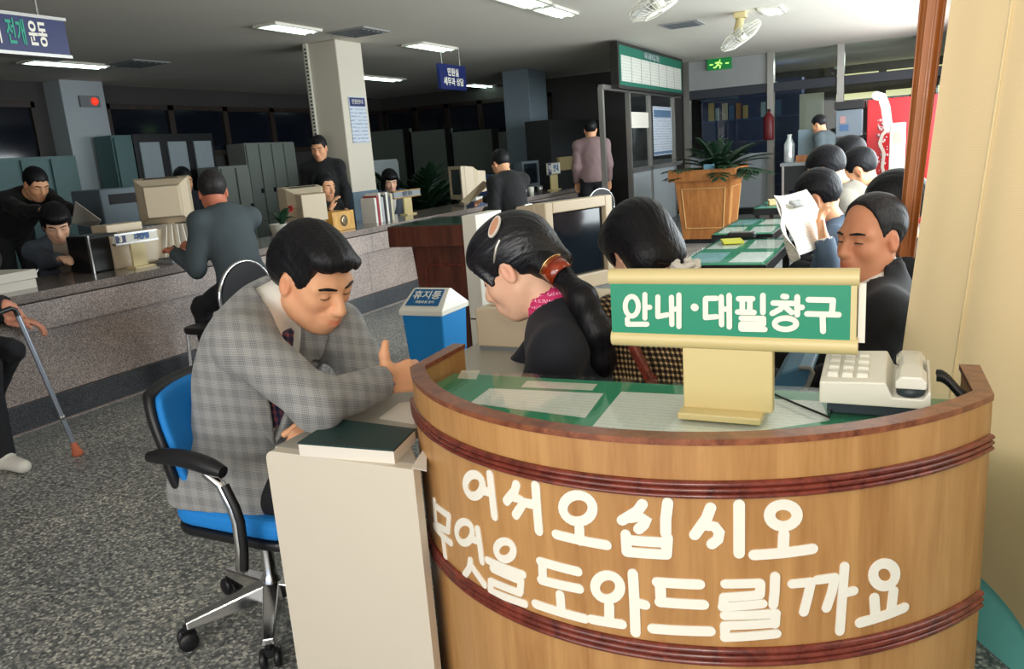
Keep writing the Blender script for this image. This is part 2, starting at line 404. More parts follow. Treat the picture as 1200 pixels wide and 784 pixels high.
# ------------------------------------------------------------------ people
def frame(fwd, up):
    u = _n(up); f = np.asarray(fwd, float); f = _n(f - u * (f @ u)); return f, np.cross(u, f), u
def head_frame(yaw, pitch, roll=0.):
    """columns: forward, left, up; yaw from +X, pitch nods down"""
    cy, sy, cp, sp = math.cos(yaw), math.sin(yaw), math.cos(pitch), math.sin(pitch)
    f = np.array((cy * cp, sy * cp, -sp)); l = np.array((-sy, cy, 0)); u = np.cross(f, l)
    l2 = l * math.cos(roll) + u * math.sin(roll); u2 = np.cross(f, l2)
    return np.stack([f, l2, u2], 1)
def head_prims(F, o, R, s, smile=0., jaw=1., ears=True):
    W = lambda x, y, z: o + R @ (np.array((x, y, z)) * s)
    E = lambda c, r, k=.02, mode='add', RR=None: F.ell(W(*c), [q * s for q in r], R if RR is None else RR, k * s, mode)
    C = lambda a, b, ra, rb, k=.015, mode='add': F.cap(W(*a), W(*b), ra * s, rb * s, k * s, mode)
    E((-.012, 0, .035), (.097, .076, .092), .03)
    E((.03, 0, -.02), (.062, .064, .082), .03)
    E((.03, 0, -.07), (.052, .052 * jaw, .045), .03)
    C((.0, .05 * jaw, -.055), (.05, .02, -.1), .018, .02, .03); C((.0, -.05 * jaw, -.055), (.05, -.02, -.1), .018, .02, .03)
    E((.07, 0, -.1), (.022, .024, .02), .025)
    for y in (1, -1):
        E((.058, .038 * y, -.03 + .006 * smile), (.026, .024, .025), .025)
        C((.082, .018 * y, .022), (.066, .05 * y, .02), .012, .012, .02)
        E((.098, .033 * y, .002), (.016, .02, .012), .016, 'sub')
        E((.0745, .033 * y, .0), (.0155, .017, .0135), .004)
        E((.101, .012 * y, -.036), (.011, .0085, .0085), .008)
        if ears:
            RR = R @ head_frame(.35 * -y, .0)
            E((-.008, .079 * y, -.008), (.018, .0085, .032), .008); E((-.004, .087 * y, -.005), (.0095, .006, .019), .006, 'sub')
    C((.088, 0, .012), (.113, 0, -.03), .0085, .0125, .012)
    E((.112, 0, -.036), (.011, .012, .0095), .008)
    E((.086, 0, -.068), (.022, .03, .026), .02)
    q = .006 * smile
    for y in (1, -1):
        C((.1045, 0, -.062), (.088, (.022 + .004 * smile) * y, -.066 + q), .0058, .0035, .006); C((.103, 0, -.0745), (.088, (.02 + .004 * smile) * y, -.069 + q), .0068, .0035, .006)
        C((.112, 0, -.0682), (.094, (.023 + .004 * smile) * y, -.0675 + q), .0022, .0018, .003, 'sub')
    return F
def tone_fn(o, R, s, skin, lip=1.):
    skin = np.array(skin[:3])
    def fn(P):
        q = (P - o) @ R / s; x, y, z = q[:, 0], q[:, 1], q[:, 2]
        c = np.tile(skin, (len(P), 1))
        ck = np.exp(-(((np.abs(y) - .042) / .02) ** 2 + ((z + .035) / .022) ** 2)) * (x > .02) * .35
        c *= 1 - ck[:, None] * np.array((0, .28, .3))
        er = np.exp(-(((np.abs(y) - .083) / .012) ** 2 + ((z + .01) / .03) ** 2)) * (np.abs(x) < .04) * .5
        c *= 1 - er[:, None] * np.array((0, .3, .3))
        lp = np.exp(-((y / .023) ** 4 + ((z + .068) / .0095) ** 4)) * (x > .08) * lip
        c = c * (1 - lp[:, None]) + lp[:, None] * skin * np.array((.82, .42, .42))
        return np.concatenate([c, np.ones((len(P), 1))], 1)
    return fn
_shell = {}
def face_shell(kind, h, smile=0., open_=0.):
    """eyebrow / eye pieces lying on the face, in head coordinates (scale 1)"""
    key = (kind, h, round(smile, 2), round(open_, 2))
    if key in _shell: return _shell[key]
    F = SDF((.045, -.065, -.02), (.115, .065, .05), h); head_prims(F, np.zeros(3), np.eye(3), 1., smile, ears=False)
    x, y, z = F.local(np.zeros(3), np.eye(3)); out = []
    for sd in (1, -1):
        yy = y * sd - .034
        if kind == 'eyebrow': zc = .026 - 6 * (yy - .004) ** 2 - .05 * yy; reg = np.maximum(np.abs(z - zc) - np.clip(.0042 - .09 * np.abs(yy), .001, .005), np.abs(yy) - .022); off = .0022
        else: zc = -.0025 + 7. * open_ * 0 + (-9 * yy ** 2 + .001) * (1 if open_ >= 0 else -1); reg = np.maximum(np.abs(z - zc) - (.0016 + .003 * max(open_, 0)), np.abs(yy) - .0155); off = .0014
        G = SDF((.045, -.065, -.02), (.115, .065, .05), h); G.f = np.maximum(np.maximum(F.f - off, -(F.f + .004)), np.maximum(reg, -(y * sd))).astype(np.float32)
        out.append(G.mesh(kind))
    _shell[key] = out; return out
def hair_mesh(style, h, seed=0):
    """hair in head coordinates (scale 1)"""
    F = SDF((-.2, -.16, -.22), (.16, .16, .19), h); I = np.eye(3)
    x, y, z = F.local(np.zeros(3), I); ya = np.abs(y)
    if style in ('short', 'side', 'crop', 'balding'):
        r = {'short': (.107, .085, .1), 'side': (.108, .086, .102), 'crop': (.103, .081, .097), 'balding': (.103, .083, .096)}[style]
        F.ell((-.014, 0, .042), r, I, 0)
        if style == 'side':                            # swept from a parting, heavier above the brow
            F.ell((.05, -.02, .098), (.062, .06, .04), I, .03); F.ell((.078, .02, .082), (.028, .04, .022), I, .02)
            F.ell((-.07, 0, .01), (.06, .075, .075), I, .03)
        zc = np.where(x < -.01, -.03 + .75 * (x + .01), -.03 + 0 * x)          # lower edge: nape to sideburn
        f = np.maximum(F.f, zc - z)
        ear = np.sqrt(((x + .004) / .027) ** 2 + ((z + .012) / .04) ** 2) - 1; f = np.maximum(f, -np.maximum(ear * .025, .055 - ya))
        hl = {'balding': .118, 'side': .078}.get(style, .064)
        # bare forehead and temples: ahead of x0 and under the hair line
        x0 = .045 if style != 'balding' else .026
        bare = np.maximum(x0 + .22 * np.maximum(z - .0, 0) * 1 - x, z - (hl - (.2 if style != 'balding' else .45) * np.maximum(ya - .03, 0)) + .004 * np.sin(y * 150 + seed))
        f = np.maximum(f, -bare)
        F.f = f.astype(np.float32)
    elif style == 'pony':
        F.ell((-.014, 0, .04), (.108, .086, .1), I, 0); F.ell((.04, .0, .07), (.065, .074, .052), I, .03)
        F.cap((-.06, 0, .02), (-.118, 0, -.045), .06, .026, .05)
        F.ell((.075, 0, .062), (.034, .06, .03), I, .02)
        F.cap((.07, .058, .04), (.052, .07, -.012), .014, .006, .02); F.cap((.07, -.058, .04), (.052, -.07, -.012), .014, .006, .02)
        zc = np.where(x < .01, -.005 + .62 * (x - .01), -.005 + .1 * (x - .01))
        f = np.maximum(F.f, np.where(x > .03, -.02 + 0 * x, zc) - z)
        ear = np.sqrt(((x + .002) / .024) ** 2 + ((z + .016) / .034) ** 2) - 1; f = np.maximum(f, -np.maximum(ear * .025, .06 - ya))
        bare = np.maximum(.062 - .1 * z - x, np.maximum(z - .045, ya - .062)); f = np.maximum(f, -bare)
        F.f = f.astype(np.float32)
    elif style in ('bob', 'long'):
        F.ell((-.018, 0, .038), (.12, .098, .108), I, 0)
        F.ell((-.06, 0, -.045), (.072, .09, .085), I, .04); F.ell((.05, 0, .085), (.07, .075, .045), I, .03)
        if style == 'long':
            for sd in (1, -1): F.cap((.0, .08 * sd, .0), (.015, .082 * sd, -.14), .035, .022, .03)
            F.cap((-.06, 0, -.02), (-.06, 0, -.15), .085, .07, .03)
        zc = np.where(x < .0, -.108 + 0 * x, (-.06 if style == 'long' else -.012) + 0 * x)
        if style == 'long': zc = np.full_like(x, -.17)
        f = np.maximum(F.f, zc + .006 * np.sin(x * 140 + y * 60) - z)
        if style == 'bob': ear = np.sqrt(((x - .006) / .024) ** 2 + ((z + .024) / .03) ** 2) - 1; f = np.maximum(f, -np.maximum(ear * .025, .055 - ya))
        bare = np.maximum((.05 if style == 'bob' else .03) - x, np.maximum(z - .05 + .05 * ya, ya - (.068 if style == 'bob' else .062))); f = np.maximum(f, -bare)
        F.f = f.astype(np.float32)
    me = F.mesh('hair')
    n = len(me.vertices); P = np.empty(n * 3, np.float32); me.vertices.foreach_get('co', P); P = P.reshape(-1, 3)
    Nn = np.empty(n * 3, np.float32); me.vertices.foreach_get('normal', Nn); Nn = Nn.reshape(-1, 3)
    a = np.arctan2(P[:, 1], P[:, 2] + .1)
    if style == 'pony': a = np.arctan2(P[:, 2] + .04, P[:, 1]) * 1.
    d = (np.sin(a * 47 + 5 * P[:, 0] * 8 + seed) + .7 * np.sin(a * 83 + P[:, 0] * 70 + seed)) * .00045
    P = P + Nn * d[:, None]; me.vertices.foreach_set('co', P.ravel()); me.update(); return me
def hand(F, wr, d, n, side, s=1., curl=(.35, .5, .4), spread=.08, thumb=None, thumb_len=1.):
    """d: wrist to knuckles, n: back of the hand, side: +1 when the thumb is on the n x d side"""
    d = _n(d); n = np.asarray(n, float); n = _n(n - d * (n @ d)); lat = np.cross(n, d) * side       # towards the thumb
    k = .008 * s; mr = F.h * .95
    def rot(v, ax_, a): ax_ = _n(ax_); return v * math.cos(a) + np.cross(ax_, v) * math.sin(a) + ax_ * (ax_ @ v) * (1 - math.cos(a))
    pl = np.cross(d, n)
    for i, off in enumerate((.027, .009, -.009, -.026)):
        kn = wr + d * (.083 - .006 * abs(i - 1)) * s + lat * off * s
        F.cap(wr + d * .008 * s + lat * off * .6 * s, kn, .0145 * s, .0115 * s, .012 * s)
        L = (.074, .082, .076, .06)[i] * s; dd = rot(d, n, -spread * (1 if i < 2 else -1) * (1.3 if i in (0, 3) else .4) * side * 1.); p = kn
        for q, (fr, c) in enumerate(zip((.45, .31, .24), curl)):
            axis = np.cross(n, dd); dd = rot(dd, np.cross(n, d), c)
            e = p + dd * L * fr; r0 = max((.0098, .0088, .008)[q] * s, mr); F.cap(p, e, r0, r0 * .92, k); p = e
    tb = wr + d * .022 * s + lat * .024 * s - n * .004 * s
    td = _n(d * .7 + lat * .75 - n * .3) if thumb is None else _n(thumb)
    F.cap(wr + d * .01 * s, tb, .016 * s, .0145 * s, .012 * s)
    m = tb + td * .036 * s * thumb_len; F.cap(tb, m, .0145 * s, .0112 * s, .012 * s); F.cap(m, m + (td * .8 + d * .25) * .032 * s * thumb_len, max(.011 * s, mr), max(.0085 * s, mr), k)
    return F
def torso(F, J, t, s, k=.05, belly=0.):
    f, l, u = J['f'], J['l'], J['u']; R = np.stack([f, l, u], 1); pel, nk = J['pel'], J['neck']; L = np.linalg.norm(nk - pel)
    F.ell(pel + u * .02 * s, ((.115 + belly * .5) * s + t, .16 * s + t, .14 * s + t), R, k)
    F.ell(pel + u * L * .42 + f * .012 * s, ((.105 + belly) * s + t, .14 * s + t, .2 * s + t), R, k)
    F.ell(pel + u * L * .68 + f * .005 * s, (.105 * s + t, .15 * s + t, .17 * s + t), R, k)
    b = nk - u * .085 * s
    for q in ('shL', 'shR'):
        F.cap(b, J[q], .085 * s + t, .052 * s + t, k); F.cap(nk - u * .015 * s, J[q] + u * .0 * s, .05 * s + t * .7, .042 * s + t, k)
    return F
def arms(F, J, t, s, k=.025, only='LR'):
    for q in only:
        if 'el' + q not in J: continue
        F.cap(J['sh' + q], J['el' + q], .05 * s + t, .041 * s + t, k); F.cap(J['el' + q], J['wr' + q], .041 * s + t, .029 * s + t * .8, k)
    return F
def legs(F, J, t, s, k=.04):
    for q in 'LR':
        if 'kn' + q not in J: continue
        F.cap(J['hip' + q], J['kn' + q], .082 * s + t, .056 * s + t, k); F.cap(J['kn' + q], J['an' + q], .055 * s + t, .038 * s + t * 1.4, k)
    return F
def bounds(J, keys, m):
    P = np.array([J[k] for k in keys if k in J]); return P.min(0) - m, P.max(0) + m
def pose(x, y, yaw, seat=None, lean=.0, s=1., hyaw=0., hpitch=.1, knee=.0, fwd_leg=.42, stoop=0.):
    """joints of a standing or seated figure; yaw is where it faces (0 = +X)"""
    f = np.array((math.cos(yaw), math.sin(yaw), 0.)); l = np.array((-f[1], f[0], 0)); z = np.array((0, 0, 1.)); J = {}
    pz = (seat + .09 * s) if seat is not None else .93 * s
    J['pel'] = np.array((x, y, pz)); u = _n(z * math.cos(lean) + f * math.sin(lean))
    J['neck'] = J['pel'] + u * .5 * s; J['f'], J['l'], J['u'] = frame(f, u)
    J['shL'] = J['neck'] - u * .065 * s + l * .172 * s; J['shR'] = J['neck'] - u * .065 * s - l * .172 * s
    hu = _n(z * math.cos(lean * .8 + hpitch * .5) + f * math.sin(lean * .8 + hpitch * .5))
    J['head'] = J['neck'] + hu * .135 * s + f * .025 * s; J['R'] = head_frame(yaw + hyaw, hpitch)
    for q, sd in (('L', 1), ('R', -1)):
        J['hip' + q] = J['pel'] + l * sd * .088 * s - z * .02
        if seat is not None:
            J['kn' + q] = J['hip' + q] + f * fwd_leg * s + l * sd * .03 + z * (.0 + knee); J['an' + q] = np.array((*(J['kn' + q] + f * .02)[:2], .085))
        else:
            J['kn' + q] = J['pel'] + l * sd * .1 * s + f * .02 - z * .45 * s; J['an' + q] = np.array((*(J['pel'] + l * sd * .105 * s - f * .02)[:2], .085))
        J['el' + q] = J['sh' + q] - z * .27 * s + l * sd * .04 - f * .04; J['wr' + q] = J['el' + q] + f * .12 * s - z * .2 * s
    return J
def reach(J, q, wrist, drop=1., s=1., out=.22):
    """bend an arm so that the wrist lands on a given point"""
    wrist = np.asarray(wrist, float); a = J['sh' + q]; v = wrist - a; D = np.linalg.norm(v); la, lb = .285 * s, .25 * s
    if D > (la + lb) * .985: wrist = a + v / D * (la + lb) * .985; v = wrist - a; D = np.linalg.norm(v)
    c = (la * la - lb * lb + D * D) / (2 * D); hh = math.sqrt(max(la * la - c * c, 0)); vd = v / D
    sd = 1 if q == 'L' else -1
    w_ = np.array((0, 0, -1.)) * drop + J['l'] * sd * out - J['f'] * .25; w_ = _n(w_ - vd * (w_ @ vd))
    J['el' + q] = a + vd * c + w_ * hh; J['wr' + q] = wrist; return J
def person(label, J, st):
    s = st.get('s', 1.); hs = st.get('hs', 1.) * s; hb, hc, hh = st.get('res', (.009, .012, .007))
    R, o = J['R'], J['head']; base = J['pel'].copy(); base[2] = 0
    root = empty('person', base, label, 'person')
    seed = st.get('seed', 1)
    # skin: one continuous body
    keys = ['pel', 'neck', 'head', 'shL', 'shR', 'elL', 'elR', 'wrL', 'wrR', 'hipL', 'hipR'] + (['knL', 'knR', 'anL', 'anR'] if st.get('bare_legs', 1) else [])
    lo, hi = bounds(J, keys, .2); lo[2] = max(lo[2], 0.0)
    F = SDF(lo, hi, hb)
    torso(F, J, -.012, s); arms(F, J, -.006, s)
    if st.get('bare_legs', 1): legs(F, J, -.012, s)
    F.cap(J['neck'] - J['u'] * .04, o + R @ np.array((-.02, 0, -.055)) * hs, .058 * s, .052 * hs, .03)
    head_prims(F, o, R, hs, st.get('smile', 0.), st.get('jaw', 1.))
    for q, sd in (('L', 1), ('R', -1)):
        if 'wr' + q not in J: continue
        fd = _n(J['wr' + q] - J['el' + q]); hd = J.get('hd' + q, fd); hn = J.get('hn' + q, np.array((0, 0, 1.)) - 0 * fd)
        if abs(_n(hd) @ _n(hn)) > .95: hn = J['f'] if abs(_n(hd) @ J['f']) < .9 else J['l'] * sd
        # thumb side: right hand, palm down, pointing forward -> thumb to the left
        hand(F, J['wr' + q], hd, hn, J.get('ts' + q, sd * -1), s * st.get('hands', 1.05), J.get('curl' + q, (.35, .5, .4)), .07, J.get('th' + q))
    link('body', F.mesh('body', tone_fn(o, R, hs, st.get('skin', S(214, 158, 122)), st.get('lip', .8))), M_skin, root)
    # top garment
    t = st.get('t', .016); lo, hi = bounds(J, ['pel', 'neck', 'shL', 'shR', 'elL', 'elR', 'wrL', 'wrR', 'hipL', 'hipR'], .24)
    lo[2] = max(lo[2], 0.02)
    op0 = st.get('open'); T = SDF(lo, hi, hc); torso(T, J, t, s, belly=st.get('belly', 0.)); 
    for q in 'LR':
        if 'hem_legs' in st: T.cap(J['hip' + q], J['hip' + q] * .55 + J['kn' + q] * .45, .1 * s + t, .075 * s + t, .04)
    base_f = T.f.copy()
    nd_ = _n(o + R @ np.array((-.02, 0, -.055)) * hs - J['neck'])
    if op0: T.cap(J['neck'] - J['u'] * .03 * s, J['neck'] + nd_ * .036 * s, .078 * s + .004, .072 * s + .002, .025)
    f, l, u = J['f'], J['l'], J['u']; RT = np.stack([f, l, u], 1); lx, ly, lz = T.local(J['neck'], RT)
    T.f = np.maximum(T.f, (J['pel'][2] - st.get('hem', .16) * s) - T.ax[2][None, None, :]).astype(np.float32)
    T.cap(J['neck'] - u * .02 * s, J['neck'] + nd_ * .14 * s, .062 * s + .003, .064 * s + .003, 0, 'sub')
    op = st.get('open')
    if op:
        zv, sl_ = -op[0] * s, op[1]; hv = np.clip((lz - zv) * sl_, 0, (op[2] if len(op) > 2 else .05) * s); V = np.maximum(np.abs(ly) - hv, np.maximum(zv - lz, -lx + .0)); T.f = np.maximum(T.f, -V).astype(np.float32)
    for q in 'LR':                                  # each sleeve ends at its own cuff
        if 'el' + q not in J: continue
        A_ = SDF(lo, hi, hc); arms(A_, J, t * 1.05, s, only=q); d = _n(J['wr' + q] - J['el' + q])
        A_.cap(J['wr' + q] + d * (.075 - .012), J['wr' + q] + d * .16, .07, .07, 0, 'sub')
        hh2 = np.maximum(.03 - np.abs(T.f - A_.f), 0) / .03; T.f = np.minimum(T.f, A_.f) - hh2 * hh2 * .0075
    me = T.mesh('jacket'); cs = [(J['el' + q], .11) for q in 'LR' if 'el' + q in J] + [(J['sh' + q] - u * .1, .09) for q in 'LR'] + [(J['pel'] + f * .1, .12)]
    wrinkle(me, st.get('fold', .006), seed, 1., cs)
    link(st.get('top_name', 'jacket'), me, st['top'], root)
    if op:
        zv, sl_ = -op[0] * s, op[1]
        if st.get('lapel') is not None:
            ww = .05 * s
            band = np.maximum(np.maximum(hv - .004 - np.abs(ly), np.abs(ly) - (hv + np.minimum(ww, (lz - zv) * .5))), np.maximum(np.maximum(zv + .01 - lz, lz + .0), -lx + .0))
            notch = np.maximum(np.abs(lz + .1 * s) - .006, hv + ww * .55 - np.abs(ly)); band = np.maximum(band, -notch)
            for sd in (1, -1):
                G = SDF(lo, hi, hc); G.f = np.maximum(np.maximum(base_f - .016, -(base_f + .02)), np.maximum(band, -ly * sd)).astype(np.float32); link('lapel', G.mesh('lapel'), st['lapel'], root)
        if st.get('shirt') is not None:
            G = SDF(lo, hi, hc); torso(G, J, t - .009, s, belly=st.get('belly', 0.)); G.cap(J['neck'] - u * .03, J['neck'] + (o + R @ np.array((-.02, 0, -.055)) * hs - J['neck']) * .5, .0625 * s, .06 * s, .02)
            sf = G.f.copy()
            reg = np.maximum(np.abs(ly) - ((lz - zv) * sl_ + .02), np.maximum(zv - .03 - lz, -lx - .015 - .5 * (lz > -.03)))
            neckcut = SDF(lo, hi, hc); neckcut.f[:] = 1; neckcut.cap(J['neck'] + f * .0, o, .0, .0, 0)
            G.f = np.maximum(G.f, reg).astype(np.float32)
            link('shirt', G.mesh('shirt'), st['shirt'], root)
            if st.get('tie') is not None:
                G2 = SDF(lo, hi, hc); reg = np.maximum(np.abs(ly) - np.where(lz > -.055 * s, .02, .016 + .05 * (-.055 * s - lz)), np.maximum(np.maximum(zv + .05 - lz, lz + .012), -lx + .02))
                G2.f = np.maximum(np.maximum(sf - .011, -(sf + .006)), reg).astype(np.float32); link('tie', G2.mesh('tie'), st['tie'], root)
    if st.get('cuff') is not None:
        for q in 'LR':
            if 'wr' + q not in J: continue
            d = _n(J['wr' + q] - J['el' + q]); p = J['wr' + q]
            mb = MB().tube([p - d * .04, p - d * .005, p + d * .004, p + d * .003], [.041 * s, .039 * s, .037 * s, .033 * s], 18, False); mb.build('cuff', st['cuff'], root)
    if 'legs' in st and 'knL' in J:
        lo2, hi2 = bounds(J, ['pel', 'hipL', 'hipR', 'knL', 'knR', 'anL', 'anR'], .2); lo2[2] = .02
        G = SDF(lo2, hi2, hc); RT2 = RT; G.ell(J['pel'] + np.array((0, 0, .0)), (.115 * s + .008, .165 * s + .008, .12 * s), RT2, .04); legs(G, J, .008, s)
        G.f = np.maximum(G.f, .05 - G.ax[2][None, None, :]).astype(np.float32)
        me = wrinkle(G.mesh('trousers'), .006, seed + 5, 1., [(J['kn' + q], .12) for q in 'LR']); link('trousers', me, st['legs'], root)
        for q in 'LR':
            a = J['an' + q]; kd = J.get('toe' + q, f * 1.); kd = _n(np.array((kd[0], kd[1], 0)))
            G = SDF(np.minimum(a, a + kd * .2) - .1, np.maximum(a, a + kd * .2) + .1, .009); zz = np.array((0, 0, 1.))
            G.cap(a * np.array((1, 1, 0)) - kd * .045 + zz * .045, a * np.array((1, 1, 0)) + kd * .15 + zz * .036, .042, .034, .02, flat=(zz, .95)); G.cap(a, a * np.array((1, 1, 0)) + zz * .05, .045, .045, .02)
            G.f = np.maximum(G.f, .002 - G.ax[2][None, None, :]).astype(np.float32)
            link('shoe', G.mesh('shoe'), st.get('shoes', M_black), root)
    # hair, brows and eyes ride on the head
    MH = Matrix([list(R[i] * hs) + [o[i]] for i in range(3)] + [[0, 0, 0, 1]])
    def on_head(name, me, m):
        ob = bpy.data.objects.new(name, me); COL.objects.link(ob)
        if not me.materials: me.materials.append(m)
        ob.parent = root; ob.matrix_parent_inverse = Matrix.Translation(root.location).inverted(); ob.matrix_basis = MH; return ob
    if st.get('hair'): on_head('hair', hair_mesh(st['hair'], hh, seed), st.get('hair_mat', M_hair))
    if st.get('face', True):
        for me in face_shell('eyebrow', st.get('fres', .003), st.get('smile', 0.)): on_head('eyebrow', me, M_hair)
        for me in face_shell('eye', st.get('fres', .003), st.get('smile', 0.), st.get('eye_open', 0.)): on_head('eye', me, M_black)
    return root

# ------------------------------------------------------------------ more materials
W_oak = wood('oak_veneer', S(162, 114, 64), S(192, 145, 90), .38, (5, 5, .45), .15)
W_maho = wood('mahogany_stain', S(70, 24, 20), S(128, 56, 42), .25, (8, 8, 8), .4)
W_rim = wood('rim_wood', S(92, 44, 30), S(150, 90, 60), .3, (8, 8, 8), .3)
W_dark = wood('dark_walnut', S(58, 24, 14), S(104, 52, 34), .3, (5, 5, .6), .3)
W_plant = wood('orange_oak', S(150, 88, 40), S(192, 126, 66), .4, (4, 4, .5), .15)
W_frame = wood('window_wood', S(28, 20, 17), S(52, 36, 28), .5, (4, 4, .5), 0)
M_floor = terrazzo('terrazzo', S(96, 101, 104), S(142, 144, 142), S(190, 188, 180), 105, .38)
M_joint = mat('floor_joint', S(45, 46, 46), .8)
M_granite = terrazzo('pink_granite', S(140, 122, 118), S(170, 152, 146), S(198, 182, 172), 260, .35)
M_granited = terrazzo('dark_granite', S(38, 40, 44), S(56, 58, 62), S(80, 82, 86), 260, .3)
M_ctop = terrazzo('counter_stone', S(120, 110, 106), S(146, 134, 128), S(168, 154, 146), 300, .1)
M_wall = mat('grey_wall', S(150, 152, 150), .8, var=.05, scale=2)
M_wallf = mat('pale_blue_grey_wall', S(170, 178, 184), .7, var=.04, scale=2)
M_ceil = mat('ceiling_paint', S(214, 208, 196), .9, var=.02, scale=2)
M_darkwall = mat('dark_wall', S(64, 62, 60), .8, var=.1, scale=2)
M_green = mat('green_felt', S(48, 150, 110), .8, var=.06, scale=80)
M_signgreen = mat('sign_green', S(8, 140, 104), .4, var=.02)
M_navy = mat('navy_sign', S(20, 34, 92), .4, var=.05)
M_teal = mat('turquoise_panel', S(128, 222, 212), .5, var=.03)
M_bluepl = mat('blue_plastic', S(10, 124, 190), .45, var=.03)
M_blueseat = mat('blue_seat_fabric', S(16, 126, 206), .75, var=.05, scale=60)
M_desktop = mat('grey_laminate', S(176, 172, 160), .4, var=.03)
M_deskpanel = mat('cream_laminate', S(214, 205, 188), .5, var=.015)
def thin_glass(name, tint, refl=.12):
    m = bpy.data.materials.new(name); m.use_nodes = True; MATS[name] = m; nt = m.node_tree; nt.nodes.remove(nt.nodes['Principled BSDF'])
    t = nt.nodes.new('ShaderNodeBsdfTransparent'); t.inputs[0].default_value = tint
    g = nt.nodes.new('ShaderNodeBsdfGlossy'); g.inputs['Roughness'].default_value = .03
    lw = nt.nodes.new('ShaderNodeLayerWeight'); lw.inputs['Blend'].default_value = .5
    pw = nt.nodes.new('ShaderNodeMath'); pw.operation = 'POWER'; pw.inputs[1].default_value = 4; nt.links.new(lw.outputs['Facing'], pw.inputs[0])
    fr = nt.nodes.new('ShaderNodeMath'); fr.operation = 'MULTIPLY_ADD'; fr.inputs[1].default_value = .5; fr.inputs[2].default_value = .02; nt.links.new(pw.outputs[0], fr.inputs[0])
    mx = nt.nodes.new('ShaderNodeMixShader'); nt.links.new(fr.outputs[0], mx.inputs[0]); nt.links.new(t.outputs[0], mx.inputs[1]); nt.links.new(g.outputs[0], mx.inputs[2])
    nt.links.new(mx.outputs[0], nt.nodes['Material Output'].inputs[0]); return m
M_pane = thin_glass('window_glass', (.92, .96, .94, 1))
M_deskglass = thin_glass('desk_glass', (.96, .99, .975, 1))
def printed(name, paper, ink, rows=40., cols=70., axis=('X', 'Y'), dens=.55):
    """rows of small print on paper"""
    m = bpy.data.materials.new(name); m.use_nodes = True; MATS[name] = m; nt = m.node_tree; b = nt.nodes['Principled BSDF']; L = nt.links.new
    tc = nt.nodes.new('ShaderNodeTexCoord'); sp = nt.nodes.new('ShaderNodeSeparateXYZ'); L(tc.outputs['Object'], sp.inputs[0])
    def M_(op, a, c):
        n = nt.nodes.new('ShaderNodeMath'); n.operation = op
        for i, v in enumerate((a, c)):
            if isinstance(v, (int, float)): n.inputs[i].default_value = v
            else: L(v, n.inputs[i])
        return n.outputs[0]
    r = M_('GREATER_THAN', M_('SINE', M_('MULTIPLY', sp.outputs['XYZ'.index(axis[1])], rows * 6.28), 0), .1)
    nz = nt.nodes.new('ShaderNodeTexNoise'); nz.inputs['Scale'].default_value = cols; L(tc.outputs['Object'], nz.inputs['Vector'])
    g = M_('MULTIPLY', r, M_('GREATER_THAN', nz.outputs['Fac'], 1 - dens))
    mx = nt.nodes.new('ShaderNodeMix'); mx.data_type = 'RGBA'; L(g, mx.inputs['Factor']); mx.inputs['A'].default_value = paper; mx.inputs['B'].default_value = ink
    L(mx.outputs['Result'], b.inputs['Base Color']); b.inputs['Roughness'].default_value = .7; return m
M_print = printed('printed_form', S(246, 243, 238), S(232, 231, 228), 60, 160)
M_news = printed('newsprint', S(238, 233, 220), S(196, 193, 184), 90, 120, ('X', 'Z'), .45)
M_notice = printed('notice_print', S(196, 204, 214), S(138, 150, 178), 26, 60, ('Y', 'Z'), .5)

# ------------------------------------------------------------------ the hall
CEIL = 2.6; XR, XL, YB = .95, -9.7, 14.0
struct(MB().span((XL, -2.2, -.06), (XR + .2, 19, -.016)).build('floor', M_joint))
floor = bpy.data.objects['floor']
jx, jy = az(220, 595, 0)[:2]; pit = 1.22
slab_me = MB().span((-pit / 2 + .003, -pit / 2 + .003, -.016), (pit / 2 - .003, pit / 2 - .003, 0)).mesh('floor_slab'); slab_me.materials.append(M_floor)
for i in range(-3, 3):
    for j in range(-3, 13):
        o = bpy.data.objects.new('floor_slab', slab_me); COL.objects.link(o); o.location = (jx + pit * (i + .5), jy + pit * (j + .5), 0); o.parent = floor
struct(MB().span((XL - .2, -2.4, CEIL), (XR + .2, 19, CEIL + .15)).build('ceiling', M_ceil))
struct(MB().span((XL - .2, -2.4, -.05), (XL, 19, CEIL)).build('wall_left', M_darkwall))
# street side wall with its window bays
wr = MB().span((XR, -2.4, 0), (XR + .2, 19, .8)).span((XR, -2.4, 2.32), (XR + .2, 19, CEIL))
ys = [-2.4, 1.2, 3.2, 3.6, 5.6, 6.0, 8.0, 8.4, 10.4, 10.8, 12.8, 19]
for a, b in zip(ys[0::2], ys[1::2]): wr.span((XR, a, .8), (XR + .2, b, 2.32))
struct(wr.build('wall_right', M_wall))
for k, y in enumerate((3.6, 6.0, 8.4, 10.8, 1.2)):
    fr = struct(MB().span((XR + .05, y, .8), (XR + .1, y + .06, 2.32)).span((XR + .05, y + 1.94, .8), (XR + .1, y + 2, 2.32)).span((XR + .05, y + .97, .8), (XR + .1, y + 1.03, 2.32)).span((XR + .05, y, .8), (XR + .1, y + 2, .86)).span((XR + .05, y, 2.26), (XR + .1, y + 2, 2.32)).build('window_%d' % (k + 1 if k < 4 else 15), M_alu))
    for q in (0, 1): MB().span((XR + .07, y + .06 + q * .97, .86), (XR + .078, y + .97 + q * .97, 2.26)).build('pane', M_pane, fr)
struct(MB().span((XL, -2.4, 0), (-3.2, -2.2, CEIL)).span((1.0, -2.4, 0), (XR + .2, -2.2, CEIL)).span((-3.2, -2.4, 2.4), (1.0, -2.2, CEIL)).build('wall_front', M_wall))
struct(MB().span((XL, 18.8, 0), (XR + .2, 19, CEIL)).build('wall_back', M_darkwall))

